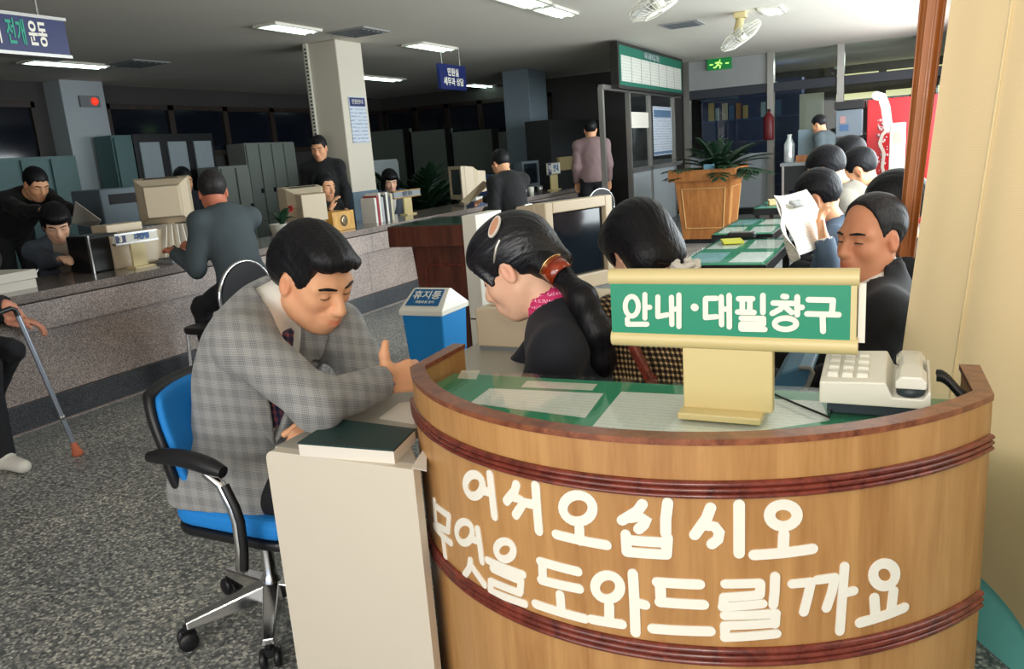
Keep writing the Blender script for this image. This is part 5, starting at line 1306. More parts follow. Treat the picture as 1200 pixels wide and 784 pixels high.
for k in range(12):
    a = r_.uniform(0, 6.28); L = r_.uniform(.07, .14); b0 = Vector((-4.52, fpx[1], CZ + .11)); mbl = MB()
    leaf_blade(mbl, b0 + Vector((0, 0, .02)), b0 + Vector((math.cos(a) * L, math.sin(a) * L, r_.uniform(.04, .16))), .03, .03); mbl.build('leaf', M_leaf, fp_)
MB().tube([(-4.52, fpx[1], CZ + .1), (-4.5, fpx[1] + .1, CZ + .24)], .004, 6).build('stem', M_leaf, fp_)
for k in range(5):
    a = k * 1.256; mbl = MB(); c = Vector((-4.5, fpx[1] + .11, CZ + .245)); leaf_blade(mbl, c, c + Vector((.02, math.cos(a) * .045, math.sin(a) * .045)), .018); mbl.build('petal', M_red, fp_)
# monitors and cases
def at_counter(u, v, X, z=CZ): p = ax(u, v, X); return p
p = ax(338, 255, -4.9); crt('cream monitor behind the flower pot on the counter', -4.76, p[1], CZ + .0, PI - .5, .36, .36)
p = ax(196, 262, -5.25); crt('cream monitor turned away above the computer cases', -5.2, ax(196, 250, -5.2)[1], CZ + .16, PI - .75, .40, .36)
a, b = spx(122, 262, 215, 258, -5.6, .5); tb = thing_box('staff_desk', 'grey office desk behind the counter carrying the turned monitor', 'desk', (-6.1, a[1] - .2, 0), (-5.18, b[1] + .3, .70), M_grey)
thing_box('printer', 'grey-blue printer on the desk beyond the computer cases', 'printer', *spx(121, 250, 176, 217, -5.7, .35, .70), mat('blue_grey_case', S(84, 100, 110), .5), .01, [('paper_slot', (-5.699, ax(128, 235, -5.7)[1], ax(128, 240, -5.7)[2]), (-5.695, ax(168, 235, -5.7)[1], ax(128, 228, -5.7)[2]), M_dark)])
thing_box('computer_case', 'cream computer case lying behind the number three sign', 'computer', *spx(134, 300, 203, 266, -4.60, .3, CZ), M_beige, .006, [('drive_slot', (-4.6, ax(150, 284, -4.6)[1], CZ + .12), (-4.598, ax(166, 284, -4.6)[1], CZ + .13), M_dark)])
thing_box('computer_case', 'second cream case stacked further back on the counter', 'computer', *spx(126, 275, 166, 259, -4.93, .16, CZ), M_beige, .006)
thing_box('document_tray', 'white document rack with papers beside the man in slate jacket', 'tray', *spx(186, 285, 224, 280, -4.62, .2, CZ), M_white, .002)
for k in range(5):
    p = ax(190 + k * 8, 282, -4.6); o = MB().box((-4.66, p[1], CZ + .13), (.2, .006, .22), rot=Matrix.Rotation(.12 * (k - 2), 3, 'X')).build('paper_file', M_paper)
    tag(o, ['leaning white file at the near end of the document rack', 'second white file from the near end of the document rack', 'upright white file in the middle of the document rack', 'white file tilted away in the document rack', 'white file at the far end of the document rack'][k], 'file', 'files in the document rack')
kbd = empty('keyboard', (-4.42, ax(222, 290, -4.42)[1], CZ), 'dark grey keyboard lying near the counter edge', 'keyboard')
p = ax(222, 290, -4.42); MB().box((-4.44, p[1], CZ + .012), (.16, .42, .024)).build('case', M_grey, kbd, bevel=.004)
mbk = MB()
for i in range(4):
    for j in range(12): mbk.box((-4.50 + i * .034, p[1] - .18 + j * .033, CZ + .029), (.026, .026, .01))
tag(mbk.build('keys', mat('grey_key', S(90, 94, 96), .5), kbd), kind='stuff')
pp = ax(205, 283, -4.40); MB().tube([(-4.40, pp[1] - .05, CZ + .008), (-4.40, pp[1] - .06, CZ + .09), (-4.42, pp[1], CZ + .11), (-4.42, pp[1] + .05, CZ + .06), (-4.4, pp[1] + .02, CZ + .01)], .006, 8).build('cable', M_black, kbd)
ob = thing_box('terminal', 'black terminal between the woman clerk and the number three sign', 'terminal', *spx(108, 306, 138, 272, -4.62, .22, CZ), M_black, .01, [('silver_edge', (-4.62, ax(107, 306, -4.62)[1] - .01, CZ), (-4.6, ax(107, 306, -4.62)[1], CZ + .24), M_alu)])
for k, (u0, v0, u1, v1) in enumerate(((-12, 331, 24, 321), (-12, 320, 23, 310))):
    a, b = ax(u0, v0, -4.5), ax(u1, v1, -4.5)
    z0 = CZ + (.0 if k == 0 else .052); o = MB().box((-4.62, (a[1] + b[1]) / 2, z0 + .025), (.3, .30, .05), rz=.1 * k).build('paper_stack', M_paper); tag(o, ['lower white paper stack at the counter near the frame edge', 'upper white paper stack lying on another at the counter'][k], 'papers')
sheet_m = lambda label, P, m: tag(MB().prism(P, (P[1][1] * 0 + .0, 0, .002)).build('document', m), label, 'paper')
# papers held by the stooping man and by the young customer
q = [ay(88, 236, 3.95), ay(118, 258, 3.92), ay(112, 268, 4.05), ay(84, 262, 4.05)]
tag(MB().prism([Vector(v) for v in q], (.0, .006, .0)).build('document', M_paper), 'white papers held by the stooping man in dark suit', 'paper')
q = [ay(540, 236, 7.1), ay(566, 212, 7.2), ay(574, 216, 7.3), ay(548, 240, 7.15)]
tag(MB().prism([Vector(v) for v in q], (.0, .006, .003)).build('document', mat('tan_paper', S(190, 172, 140), .8)), 'tan sheet held by the young man in black at the counter', 'paper')
p = ax(556, 236, -4.5); tb_ = empty('tissue_box', (-4.5, p[1], CZ), 'small white and blue carton beside the young man in black', 'box')
MB().span((-4.58, p[1] - .1, CZ), (-4.42, p[1] + .14, CZ + .09)).build('case', M_white, tb_); MB().span((-4.4195, p[1] - .02, CZ + .02), (-4.418, p[1] + .14, CZ + .07)).build('blue_band', mat('pale_blue_print', S(70, 110, 150), .5), tb_)
p = ax(530, 222, -5.0); crt('cream monitor seen from behind beside the woman clerk and the plant', -4.95, p[1], CZ, PI + .9, .42, .40)
p = ax(575, 200, -5.0); 
for k, (u, c) in enumerate(((571, S(44, 66, 110)), (577, S(60, 84, 130)))):
    p = ax(u, 205, -4.95); tag(MB().box((-4.98, p[1], CZ + .15), (.2, .07, .30)).build('binder', mat('binder_%s' % 'ab'[k], c, .5)), ['dark blue binder standing nearer the cream monitor', 'lighter blue binder standing beside the young man in black'][k], 'binder', 'blue binders on the counter')
p = ax(619, 205, -5.0); crt('grey monitor on the counter before the far column', -4.95, p[1], CZ, -.2, .42, .38, mat('dim_grey_case', S(96, 108, 116), .5))
# clerk's glass and small clutter at the far end
for k, (u, v) in enumerate(((614, 214), (622, 216), (632, 213))):
    p = ax(u, v, -4.5); tag(MB().lathe((-4.5, p[1], CZ), [(0, 0), (.035, 0), (.042, .1), (.038, .1), (.032, .006), (0, .006)], 16).build('cup', M_white if k == 1 else M_alu), ['metal cup nearest the young man in black', 'white cup between the two metal cups', 'metal cup farthest along the counter by the white sign'][k], 'cup', 'cups at the far counter end')
p = ax(560, 247, -4.34); tag(MB().box((-4.34, p[1], CZ + .03), (.12, .3, .06)).build('pen_tray', mat('slate_blue', S(56, 70, 96), .5)), 'slate blue pen tray on the counter edge by the young man', 'tray')

# ------------------------------------------------------------------ office furniture behind
M_tealcab = mat('teal_grey_cabinet', S(78, 108, 110), .4, var=.04); M_locker = mat('grey_locker', S(140, 146, 140), .5, var=.04)
def cabinet(name, label, lo, hi, m, nd, handle=M_dark, cat='cabinet', frame=None, gap=.02):
    """upright cabinet facing +X with nd doors"""
    o = empty(name, ((lo[0] + hi[0]) / 2, (lo[1] + hi[1]) / 2, lo[2]), label, cat)
    MB().span(lo, (hi[0] - .03, hi[1], hi[2])).build('body', frame or m, o)
    L = (hi[1] - lo[1]) / nd
    for k in range(nd):
        y0, y1 = lo[1] + k * L + gap, lo[1] + (k + 1) * L - gap
        d = MB().span((hi[0] - .03, y0, lo[2] + .05), (hi[0], y1, hi[2] - gap * 1.5)).build('door', m, o, bevel=.003)
        MB().span((hi[0], y0 + (y1 - y0) * .75, (lo[2] + hi[2]) * .5 + .1), (hi[0] + .015, y0 + (y1 - y0) * .75 + .05, (lo[2] + hi[2]) * .5 + .17)).build('handle', handle, d)
    return o
a, b = ax(-5, 240, -8.7), ax(90, 182, -8.7); cabinet('steel_cabinet', 'wide teal grey steel cabinet at the back of the office', (-9.1, a[1], 0), (-8.7, b[1], b[2]), M_tealcab, 3)
a, b = ax(171, 240, -9.0), ax(250, 156, -9.0); cabinet('wardrobe', 'black framed wardrobe with three white doors', (-9.35, a[1], 0), (-9.0, b[1], b[2]), mat('cold_white_door', S(156, 168, 176), .5), 3, M_dark, 'wardrobe', M_black, .07)
a, b = ax(146, 240, -8.95), ax(155, 158, -8.95); cabinet('steel_cabinet', 'narrow teal cabinet between pillar and black wardrobe', (-9.3, a[1], 0), (-8.95, b[1], b[2]), M_tealcab, 1)
a, b = ax(262, 225, -8.4), ax(292, 193, -8.4); cabinet('filing_cabinet', 'low grey filing cabinet with two doors near the wardrobe', (-8.8, a[1], 0), (-8.4, b[1], b[2]), M_locker, 2)
a, b = ax(294, 215, -9.2), ax(345, 166, -9.2); cabinet('steel_cabinet', 'tall grey cabinet row left of the white column', (-9.6, a[1], 0), (-9.2, b[1], b[2]), M_locker, 4, gap=.015)
a, b = ax(440, 230, -7.3), ax(467, 186, -7.3); cabinet('filing_cabinet', 'pale grey cabinet right of the white column', (-7.7, a[1], 0), (-7.3, b[1], b[2]), mat('pale_cabinet', S(170, 178, 178), .5), 1)
# dividing screen with greenish panels in front of the rear windows
sr = empty('office_screen', (-7.2, 13.4, 0), 'dark framed dividing screen with grey-green panels at the hall end', 'screen')
us = (438, 484, 532, 586, 640)
for k, (u0, u1) in enumerate(zip(us, us[1:])):
    a, b = ay(u0, 235, 13.3), ay(u1, 150, 13.3); MB().span((a[0] + .06, 13.3, .1), (b[0] - .06, 13.34, b[2])).build('panel', mat('grey_green_panel', S(112, 122, 114), .7, var=.06), sr)
    MB().span((a[0] - .06, 13.28, 0), (a[0] + .06, 13.36, b[2] + .08)).build('post', M_black, sr)
# small dark palm behind the clerk
def palm(name, label, base, pot, n, L, seed, wd=.03, m=M_leaf):
    o = empty(name, base, label, 'potted plant'); b = Vector(base); r = random.Random(seed)
    if pot: MB().lathe(b, [(0, 0), (pot * .75, 0), (pot, pot * 1.5), (pot * .9, pot * 1.5), (pot * .85, pot * 1.3), (0, pot * 1.3)], 20).build('pot', M_grey, o)
    c0 = b + Vector((0, 0, pot * 1.35))
    for k in range(n):
        a = r.uniform(0, 6.28); el = r.uniform(.35, 1.35); Lk = L * r.uniform(.7, 1.05); mb = MB(); stem = []
        for t in np.linspace(0, 1, 9):
            rr_ = Lk * t * math.cos(el) * (1 + .2 * t); zz = Lk * (t * math.sin(el) - .38 * t * t * (1.2 - .5 * math.sin(el))); stem.append(c0 + Vector((math.cos(a) * rr_, math.sin(a) * rr_, zz)))
        mb.tube(stem, [.006 * (1 - .8 * t) + .001 for t in np.linspace(0, 1, 9)], 5)
        for i in range(2, 9):
            d = (stem[i] - stem[i - 1]).normalized(); s_ = d.cross(Vector((0, 0, 1))).normalized()
            for sd in (-1, 1):
                for f_2 in (0, .5):
                    q = stem[i - 1].lerp(stem[i], f_2); leaf_blade(mb, q, q + s_ * sd * Lk * .22 * math.sin(PI * (i - .6) / 9) + d * Lk * .16 + Vector((0, 0, -.02)), wd * .5, .01, 3)
        mb.build('frond', m, o)
    return o
p = ax(484, 215, -6.3); palm('potted_palm', 'dark bushy plant behind the clerk by the pale cabinet', (-6.3, p[1], 0), .2, 26, 1.35, 3, .10)

# ------------------------------------------------------------------ signs, lamps, fans and vents under the ceiling
a, b = ax(83, 67, -4.0), ax(83, 22, -4.0); a0 = ax(-60, 60, -4.0)
hs2 = empty('hanging_sign', (-4.05, (a0[1] + a[1]) / 2, a[2]), 'long navy hanging sign with white and green slogan above the counter', 'sign')
zlo, zhi = a[2], b[2] - .01; L0 = a[1]; yb_ = L0 - 1.5
MB().span((-4.12, yb_, zlo), (-4.0, L0, zhi)).build('board', M_navy, hs2)
for z in (zlo, zhi): MB().span((-4.125, yb_, z - .008), (-3.992, L0 + .006, z + .008)).build('rail', M_alu, hs2)
for yy in (yb_ + .2, L0 - .1): MB().tube([(-4.06, yy, zhi), (-4.06, yy, CEIL)], .006, 6).build('hanger', M_alu, hs2)
hh_ = zhi - zlo
def htext(t, u, m):
    p = ax(u, 44, -4.0); text('lettering', t, hh_ * .7, (-3.998, p[1], (zlo + zhi) / 2), (0, 1, 0), (0, 0, 1), m, hs2, .0005, .003, sx=.42)
htext('전개', 20, mat('sign_teal_letter', S(30, 160, 130), .5)); htext('운동', 45, M_letter); htext('질서', -9, M_letter)
a, b = ax(517, 104, -5.0), ax(545, 78, -5.0)
hb = empty('hanging_sign', (-5.0, (a[1] + b[1]) / 2, a[2]), 'small navy hanging sign with two white lines beyond the white column', 'sign')
MB().span((-5.04, a[1], a[2]), (-5, b[1], b[2])).build('board', M_navy, hb)
text('lettering', '민원실', .10, (-4.997, (a[1] + b[1]) / 2, a[2] + (b[2] - a[2]) * .68), (0, 1, 0), (0, 0, 1), M_letter, hb, .0005, .002)
text('lettering', '세무과 상담', .10, (-4.997, (a[1] + b[1]) / 2, a[2] + (b[2] - a[2]) * .3), (0, 1, 0), (0, 0, 1), M_letter, hb, .0005, .002)
for yy in (a[1] + .1, b[1] - .1): MB().tube([(-5.02, yy, b[2]), (-5.02, yy, CEIL)], .006, 6).build('hanger', M_alu, hb)
a = ax(104, 119, -9.378); fa = empty('fire_alarm', (-9.37, a[1], a[2]), 'grey fire alarm box with red lamp on the left-hand pillar', 'alarm')
MB().span((-9.379, a[1] - .14, a[2] - .07), (-9.35, a[1] + .14, a[2] + .07)).build('case', M_grey, fa); MB().lathe((-9.35, a[1] + .06, a[2]), [(0, 0), (.05, 0), (.04, .03), (0, .045)], 16, axis=(1, 0, 0)).build('lamp', mat('red_lamp', S(220, 60, 40), .4, emit=S(230, 60, 40), estr=1.0), fa)
M_tube = mat('lit_diffuser', S(220, 240, 230), .5, emit=(.72, 1, .9, 1), estr=7.)
def troffer(u, v, L, W, label, along='y'):
    p = az(u, v, CEIL); o = empty('ceiling_light', (p[0], p[1], CEIL), label, 'ceiling light', 'recessed ceiling lights')
    lx_, ly_ = (W, L) if along == 'y' else (L, W)
    fr = MB()
    for sx, sy, dx, dy in ((-1, 0, .03, ly_), (1, 0, .03, ly_), (0, -1, lx_, .03), (0, 1, lx_, .03)): fr.box((p[0] + sx * lx_ / 2, p[1] + sy * ly_ / 2, CEIL - .012), (dx if sx else lx_ + .03, dy if sy == 0 else .03, .024))
    fr.build('frame', M_white, o)
    for q in (-1, 1):
        if along == 'y': MB().tube([(p[0] + q * W * .22, p[1] - L * .47, CEIL - .018), (p[0] + q * W * .22, p[1] + L * .47, CEIL - .018)], .015, 8).build('tube', M_tube, o)
        else: MB().tube([(p[0] - L * .47, p[1] + q * W * .22, CEIL - .018), (p[0] + L * .47, p[1] + q * W * .22, CEIL - .018)], .015, 8).build('tube', M_tube, o)
    return o
troffer(338, 32, .62, .24, 'recessed lit ceiling light just before the white column'); troffer(78, 74, .9, .26, 'recessed lit ceiling light beyond the navy slogan sign')
troffer(443, 91, 1.1, .28, 'recessed lit ceiling light just behind the white column'); troffer(608, -2, .8, .26, 'recessed ceiling light cut by the top frame edge'); troffer(650, 12, .62, .22, 'recessed lit ceiling light nearest the entrance fans')
troffer(905, 11, .5, .2, 'small recessed ceiling light near the right end of the ceiling'); troffer(505, 54, .8, .25, 'recessed ceiling light between column and small navy sign'); troffer(566, 100, 1.2, .3, 'far recessed ceiling light over the dividing screen')
def vent(u, v, s_, label):
    p = az(u, v, CEIL); o = empty('ceiling_vent', (p[0], p[1], CEIL), label, 'vent', 'ceiling vents')
    MB().box((p[0], p[1], CEIL - .006), (s_, s_, .012)).build('frame', M_wall, o)
    for k in range(5): MB().box((p[0], p[1] - s_ * .36 + k * s_ * .18, CEIL - .018), (s_ * .8, .02, .01)).build('slat', M_grey, o)
vent(800, 28, .42, 'square vent between the two ceiling fans'); vent(420, 37, .45, 'dark vent above the white column'); vent(160, 74, .5, 'dark vent far over the office by the slogan sign')
def cage_fan(u, v, z, R_, label, yaw, tilt):
    p = az(u, v, z); o = empty('ceiling_fan', (p[0], p[1], z), label, 'fan'); c = Vector(p)
    up = Vector((math.cos(yaw) * math.sin(tilt), math.sin(yaw) * math.sin(tilt), math.cos(tilt)))
    MB().box((c.x, c.y, CEIL - .03), (.13, .13, .06)).build('mount', M_cream, o, bevel=.01); MB().tube([(c.x, c.y, CEIL - .06), c + up * .06], .045, 14).build('motor', M_cream, o)
    u1 = up.cross(Vector((0, 1, .1))).normalized(); u2 = up.cross(u1)
    wires = MB(); pt = lambda r, a, h: c + (u1 * math.cos(a) + u2 * math.sin(a)) * r + up * h
    prof = [(.03, .075), (R_ * .6, .07), (R_ * .95, .03), (R_, .0), (R_ * .95, -.03), (R_ * .6, -.07), (.03, -.075)]
    for k in range(40): wires.tube([pt(r, 2 * PI * k / 40, h) for r, h in prof], .0022, 4, False)
    for r, h in prof: wires.tube([pt(r, 2 * PI * k / 32, h) for k in range(33)], .003, 4, False)
    tag(wires.build('cage', M_white, o), kind='stuff')
    for k in range(3):
        a0 = k * 2 * PI / 3; mb = MB(); vs = []
        for t in np.linspace(0, 1, 6):
            r = .03 + (R_ * .85 - .03) * t; w_ = .25 + .35 * math.sin(PI * t) ; vs += [pt(r, a0 - w_, -.02), pt(r, a0 + w_, .02)]
        mb.add(vs, [(2 * i, 2 * i + 1, 2 * i + 3, 2 * i + 2) for i in range(5)], True).build('blade', mat('fan_blade', S(190, 190, 184), .5), o)
    MB().lathe(c, [(0, -.08), (.05, -.075), (.05, .075), (0, .08)], 16, axis=up).build('hub', M_white, o)
cage_fan(868, 42, 2.36, .24, 'white caged ceiling fan nearer the exit sign', .2, -.55); cage_fan(770, 2, 2.36, .24, 'white caged ceiling fan at the top of the frame', .2, -.45)

# ------------------------------------------------------------------ glazed booth with the notice board
BXX = -3.4
def post(parent, y, z0, z1, w_=.06): MB().span((BXX - w_ / 2, y - w_ / 2, z0), (BXX + w_ / 2, y + w_ / 2, z1)).build('post', M_alu, parent)
yA, yB2, yC, yD, yE = [ax(u, 150, BXX)[1] for u in (706, 737, 761, 789, 797)]
yE = min(yE, YB)
bo = empty('glazed_booth', (BXX, (yA + yE) / 2, 0), 'aluminium framed glass booth with pale lower panels under the notice board', 'booth')
zsill = ax(765, 196, BXX)[2]; ztop = ax(765, 112, BXX)[2]
for y in (yA, yB2, yC, yD): post(bo, y, 0, ztop + .03)
MB().span((BXX - .03, yB2, zsill - .03), (BXX + .03, yE, zsill + .03)).build('rail', M_alu, bo); MB().span((BXX - .03, yA, ztop), (BXX + .03, yE, ztop + .06)).build('rail', M_alu, bo)
for y0, y1 in ((yB2, yC), (yC, yD)):
    MB().span((BXX - .01, y0 + .03, .1), (BXX + .01, y1 - .03, zsill - .03)).build('lower_panel', M_wallf, bo)
    MB().span((BXX - .004, y0 + .03, zsill + .03), (BXX + .004, y1 - .03, ztop)).build('pane', M_pane, bo)
MB().span((BXX - .03, yB2, 0), (BXX + .03, yE, .1)).build('kick_board', M_grey, bo)
a, b = ax(739, 150, BXX), ax(759, 132, BXX)
tag(MB().span((BXX + .006, a[1], a[2]), (BXX + .009, b[1], b[2])).build('posted_paper', M_paper), 'white paper taped to the nearer booth window', 'paper')
a, b = ax(766, 183, BXX), ax(786, 126, BXX)
po = empty('poster', (BXX + .01, (a[1] + b[1]) / 2, a[2]), 'pale illustrated poster on the farther booth window', 'poster')
MB().span((BXX + .006, a[1], a[2]), (BXX + .009, b[1], b[2])).build('sheet', M_notice, po); MB().span((BXX + .0095, a[1] + .05, b[2] - .16), (BXX + .011, b[1] - .05, b[2] - .05)).build('heading', mat('poster_blue', S(90, 120, 150), .6), po)
MB().span((BXX + .0095, a[1] + .01, a[2] + .02), (BXX + .011, b[1] - .01, a[2] + .06)).build('footer', mat('poster_blue', S(90, 120, 150), .6), po)
# things inside the booth
thing_box('booth_shelf', 'dark shelf unit standing inside the glazed booth', 'shelf', (-5.1, yB2 + .3, 0), (-4.7, yE - .2, 1.75), M_dark, parts=[('box_row', (-4.7, yB2 + .5, 1.0), (-4.66, yE - .5, 1.2), mat('cream_boxes', S(150, 130, 90), .7))])
yF, yG = ax(712, 60, BXX)[1], min(ax(790, 80, BXX)[1], YB - .02); zt5, zb5 = CEIL - .02, ax(712, 104, BXX)[2]
nb2 = empty('display_board', (BXX + .1, (yF + yG) / 2, zb5), 'large green-framed board of printed columns above the booth', 'notice board')
MB().span((BXX + .03, yF, zb5), (BXX + .13, yG, zt5)).build('frame', mat('dark_bronze', S(48, 46, 44), .4, .5), nb2)
MB().span((BXX + .1305, yF + .05, zb5 + .04), (BXX + .133, yG - .05, zt5 - .04)).build('face', mat('board_green', S(10, 104, 84), .5), nb2)
hz = (zt5 - zb5)
ncol = 7
for k in range(ncol):
    L = (yG - yF - .2) / ncol
    MB().span((BXX + .1335, yF + .1 + k * L + .01, zb5 + hz * .16), (BXX + .136, yF + .1 + (k + 1) * L - .01, zb5 + hz * .72)).build('column_sheet', printed('board_print', S(206, 206, 196), S(176, 180, 172), 26, 60, ('Y', 'Z'), .5) if k == 0 else MATSB, nb2)
    if k == 0: MATSB = bpy.data.materials['board_print']
ym = yF + (yG - yF) * .5
MB().span((BXX + .1335, ym - .5, zb5 + hz * .76), (BXX + .136, ym + .3, zt5 - .05)).build('title_plate', mat('title_grey', S(130, 150, 146), .5), nb2)
text('lettering', '민원 안내 도', .17, (BXX + .137, ym - .1, zb5 + hz * .865), (0, 1, 0), (0, 0, 1), mat('board_dark_letter', S(40, 70, 70), .5), nb2, .0005)

# ------------------------------------------------------------------ glass screen wall at the end of the hall and the lobby beyond
gw = struct(MB().span((BXX, YB, 1.98), (XR, YB + .12, 2.12)).build('trim_1', mat('dark_beam', S(44, 48, 56), .5)))
xs = [BXX, ay(903, 150, YB)[0], ay(985, 100, YB)[0], ay(1062, 100, YB)[0] + .2, XR]
lob = empty('glass_partition', (-1.4, YB, 0), 'aluminium and glass partition closing the far end of the hall', 'partition')
for x in xs[:-1]: MB().span((x - .05, YB - .03, 0), (x + .05, YB + .13, CEIL)).build('mullion', M_alu, lob)
for k, (x0, x1) in enumerate(zip(xs, xs[1:])):
    if x1 - x0 < .12: continue
    if k == 0:
        MB().span((x0 + .05, YB + .02, 2.125), (x1 - .05, YB + .06, CEIL - .005)).build('upper_panel', M_wall, lob)
        MB().span((x0 + .05, YB + .02, .12), (x1 - .05, YB + .06, 1.02)).build('lower_panel', M_wallf, lob)
    else: MB().span((x0 + .05, YB + .04, 2.125), (x1 - .05, YB + .05, CEIL - .005)).build('pane', M_pane, lob)
    MB().span((x0 + .05, YB + .04, 1.02 if k == 0 else .1), (x1 - .05, YB + .05, 1.975)).build('pane', M_pane, lob)
    MB().span((x0 + .05, YB, 0), (x1 - .05, YB + .1, .1)).build('kick_board', M_dark, lob)
p = ay(843, 75, YB - .05); ex = empty('exit_sign', (p[0], YB - .06, p[2]), 'lit green exit sign with running figure on the upper panel', 'sign')
MB().span((p[0] - .2, YB - .06, p[2] - .09), (p[0] + .2, YB - .031, p[2] + .09)).build('case', mat('exit_green', S(10, 110, 50), .4, emit=S(10, 130, 60), estr=.35), ex)
M_exit = mat('exit_white', S(200, 255, 120), .4, emit=S(190, 250, 120), estr=.8)
es = lambda q, h: (p[0] + q[0], YB - .0605 - h, p[2] + q[1])
strokes_mesh([[(.0, .03), (-.03, -.01)], [(-.03, -.01), (.02, -.03), (.01, -.065)], [(-.03, -.01), (-.06, -.05), (-.09, -.05)], [(-.06, .02), (.0, .03), (.04, .0)], [(.01, .058), (.012, .06)], [(-.15, .0), (-.11, .0)], [(.11, .0), (.15, .0)]], .011, es, .004, 'running_figure', M_exit, ex)
fe = ay(901, 148, YB - .12); o = empty('fire_extinguisher', (fe[0], YB - .13, fe[2] - .25), 'dark red fire extinguisher hanging on the aluminium mullion', 'extinguisher')
MB().lathe((fe[0], YB - .13, fe[2] - .22), [(0, 0), (.08, 0), (.085, .02), (.085, .36), (.05, .42), (.02, .44), (.02, .47), (0, .47)], 20).build('cylinder', mat('extinguisher_red', S(110, 22, 30), .35), o); MB().box((fe[0], YB - .11, fe[2] + .26), (.05, .12, .03)).build('valve', M_black, o)
# lobby beyond: blue shelving, lit strip windows
sh = empty('shelving', (-2.8, 16, 0), 'blue shelving with files behind the glass partition', 'shelf')
MB().span((-3.6, 16, 0), (-1.75, 16.4, 2.3)).build('frame', mat('deep_blue', S(30, 48, 92), .5), sh)
for k in range(5): MB().span((-3.6, 15.96, .35 + k * .42), (-1.75, 16.0, .38 + k * .42)).build('board', mat('blue_board', S(46, 70, 120), .5), sh)
rr2 = random.Random(2)
fcol = [S(176, 150, 96), S(140, 160, 170), S(180, 170, 150), S(70, 100, 140), S(150, 100, 60)]
names = ['tan', 'grey-blue', 'cream', 'dark blue', 'brown']
for k in range(9):
    x = -3.45 + k * .13 + (.2 if k > 5 else 0); z = .38 + 3 * .42
    tag(MB().span((x, 15.935, z), (x + rr2.uniform(.07, .11), 15.958, z + rr2.uniform(.22, .34))).build('file', mat('file_%d' % (k % 5), fcol[k % 5], .6)), '%s file, %s from the booth side on the blue shelving behind glass' % (names[k % 5], ['first', 'second', 'third', 'fourth', 'fifth', 'sixth', 'seventh', 'eighth', 'ninth'][k]), 'file', 'files on the blue shelving')
M_litwin = mat('lit_strip_window', S(232, 226, 170), .6, emit=S(232, 226, 176), estr=.9)
for r_i, (z0, z1) in enumerate(((1.9, 2.02), (2.3, 2.42))):
    for k in range(3):
        x0 = -1.35 + k * .95; w_ = struct(MB().span((x0, 18.7, z0), (x0 + .8, 18.79, z1)).build('window_%d' % (8 + r_i * 3 + k), M_litwin))
wl = tag(MB().span((-1.7, 15.2, 0), (-1.3, 15.25, 1.95)).build('screen_panel', mat('cream_panel', S(190, 186, 170), .7)), 'pale upright panel standing behind the glass by the mullion', 'panel')

# ------------------------------------------------------------------ planter with palm
FY = 10.0
f0, f1 = ay(783, 208, FY), ay(862, 208, FY); zc_ = ay(820, 199, FY)[2]; zr = ay(820, 212, FY)[2]
pl_ = empty('planter', ((f0[0] + f1[0]) / 2, FY + .4, 0), 'tapered orange oak planter box with inlaid panels holding a palm', 'planter')
pcx, pw = (f0[0] + f1[0]) / 2, f1[0] - f0[0]
lp = MB().span((f0[0], FY, zr), (f1[0], FY + .09, zc_)).span((f0[0], FY + .81, zr), (f1[0], FY + .9, zc_)).span((f0[0], FY + .09, zr), (f0[0] + .09, FY + .81, zc_)).span((f1[0] - .09, FY + .09, zr), (f1[0], FY + .81, zc_)); lp.build('rim', W_plant, pl_)
bw2 = pw * .84; tp = .8
MB().box((pcx, FY + .45, (zr + .06) / 2), (bw2, .76, zr - .06), taper=tp).build('box', W_plant, pl_)
MB().box((pcx, FY + .45, .03), (bw2 * .76, .56, .06)).build('plinth', M_dark, pl_)
MB().span((f0[0] + .09, FY + .09, zr), (f1[0] - .09, FY + .81, zr + .03)).build('soil', mat('soil', S(40, 30, 22), .95), pl_)
def fr(x, z): k = tp + (1 - tp) * (z - .06) / (zr - .06); return (pcx + x * bw2 / 2 * k, FY + .45 - .38 * k - .004, z)
for P_ in ([(-.8, .2), (-.8, zr - .1)], [(.8, .2), (.8, zr - .1)], [(-.8, .2), (.8, .2)], [(-.8, zr - .1), (.8, zr - .1)]): MB().tube([fr(*q) for q in P_], .008, 6).build('inlay', mat('pale_inlay', S(206, 160, 100), .4), pl_)
def fs2(y, z): k = tp + (1 - tp) * (z - .06) / (zr - .06); return (pcx + bw2 / 2 * k + .004, FY + .45 + y * .38 * k, z)
for P_ in ([(-.8, .2), (-.8, zr - .1)], [(.8, .2), (.8, zr - .1)], [(-.8, .2), (.8, .2)], [(-.8, zr - .1), (.8, zr - .1)]): MB().tube([fs2(*q) for q in P_], .008, 6).build('inlay', mat('pale_inlay', S(206, 160, 100), .4), pl_)
palm('potted_palm', 'dark green palm growing in the orange oak planter', (pcx + .12, FY + .45, zr - .1), .1, 40, .74, 9, .05)
p = ay(832, 199, FY + .1); tag(MB().box((p[0], FY + .05, zc_ + .03), (.12, .06, .06)).build('small_carton', mat('pale_blue_carton', S(110, 160, 180), .5)), 'small pale blue carton on the planter rim', 'carton')

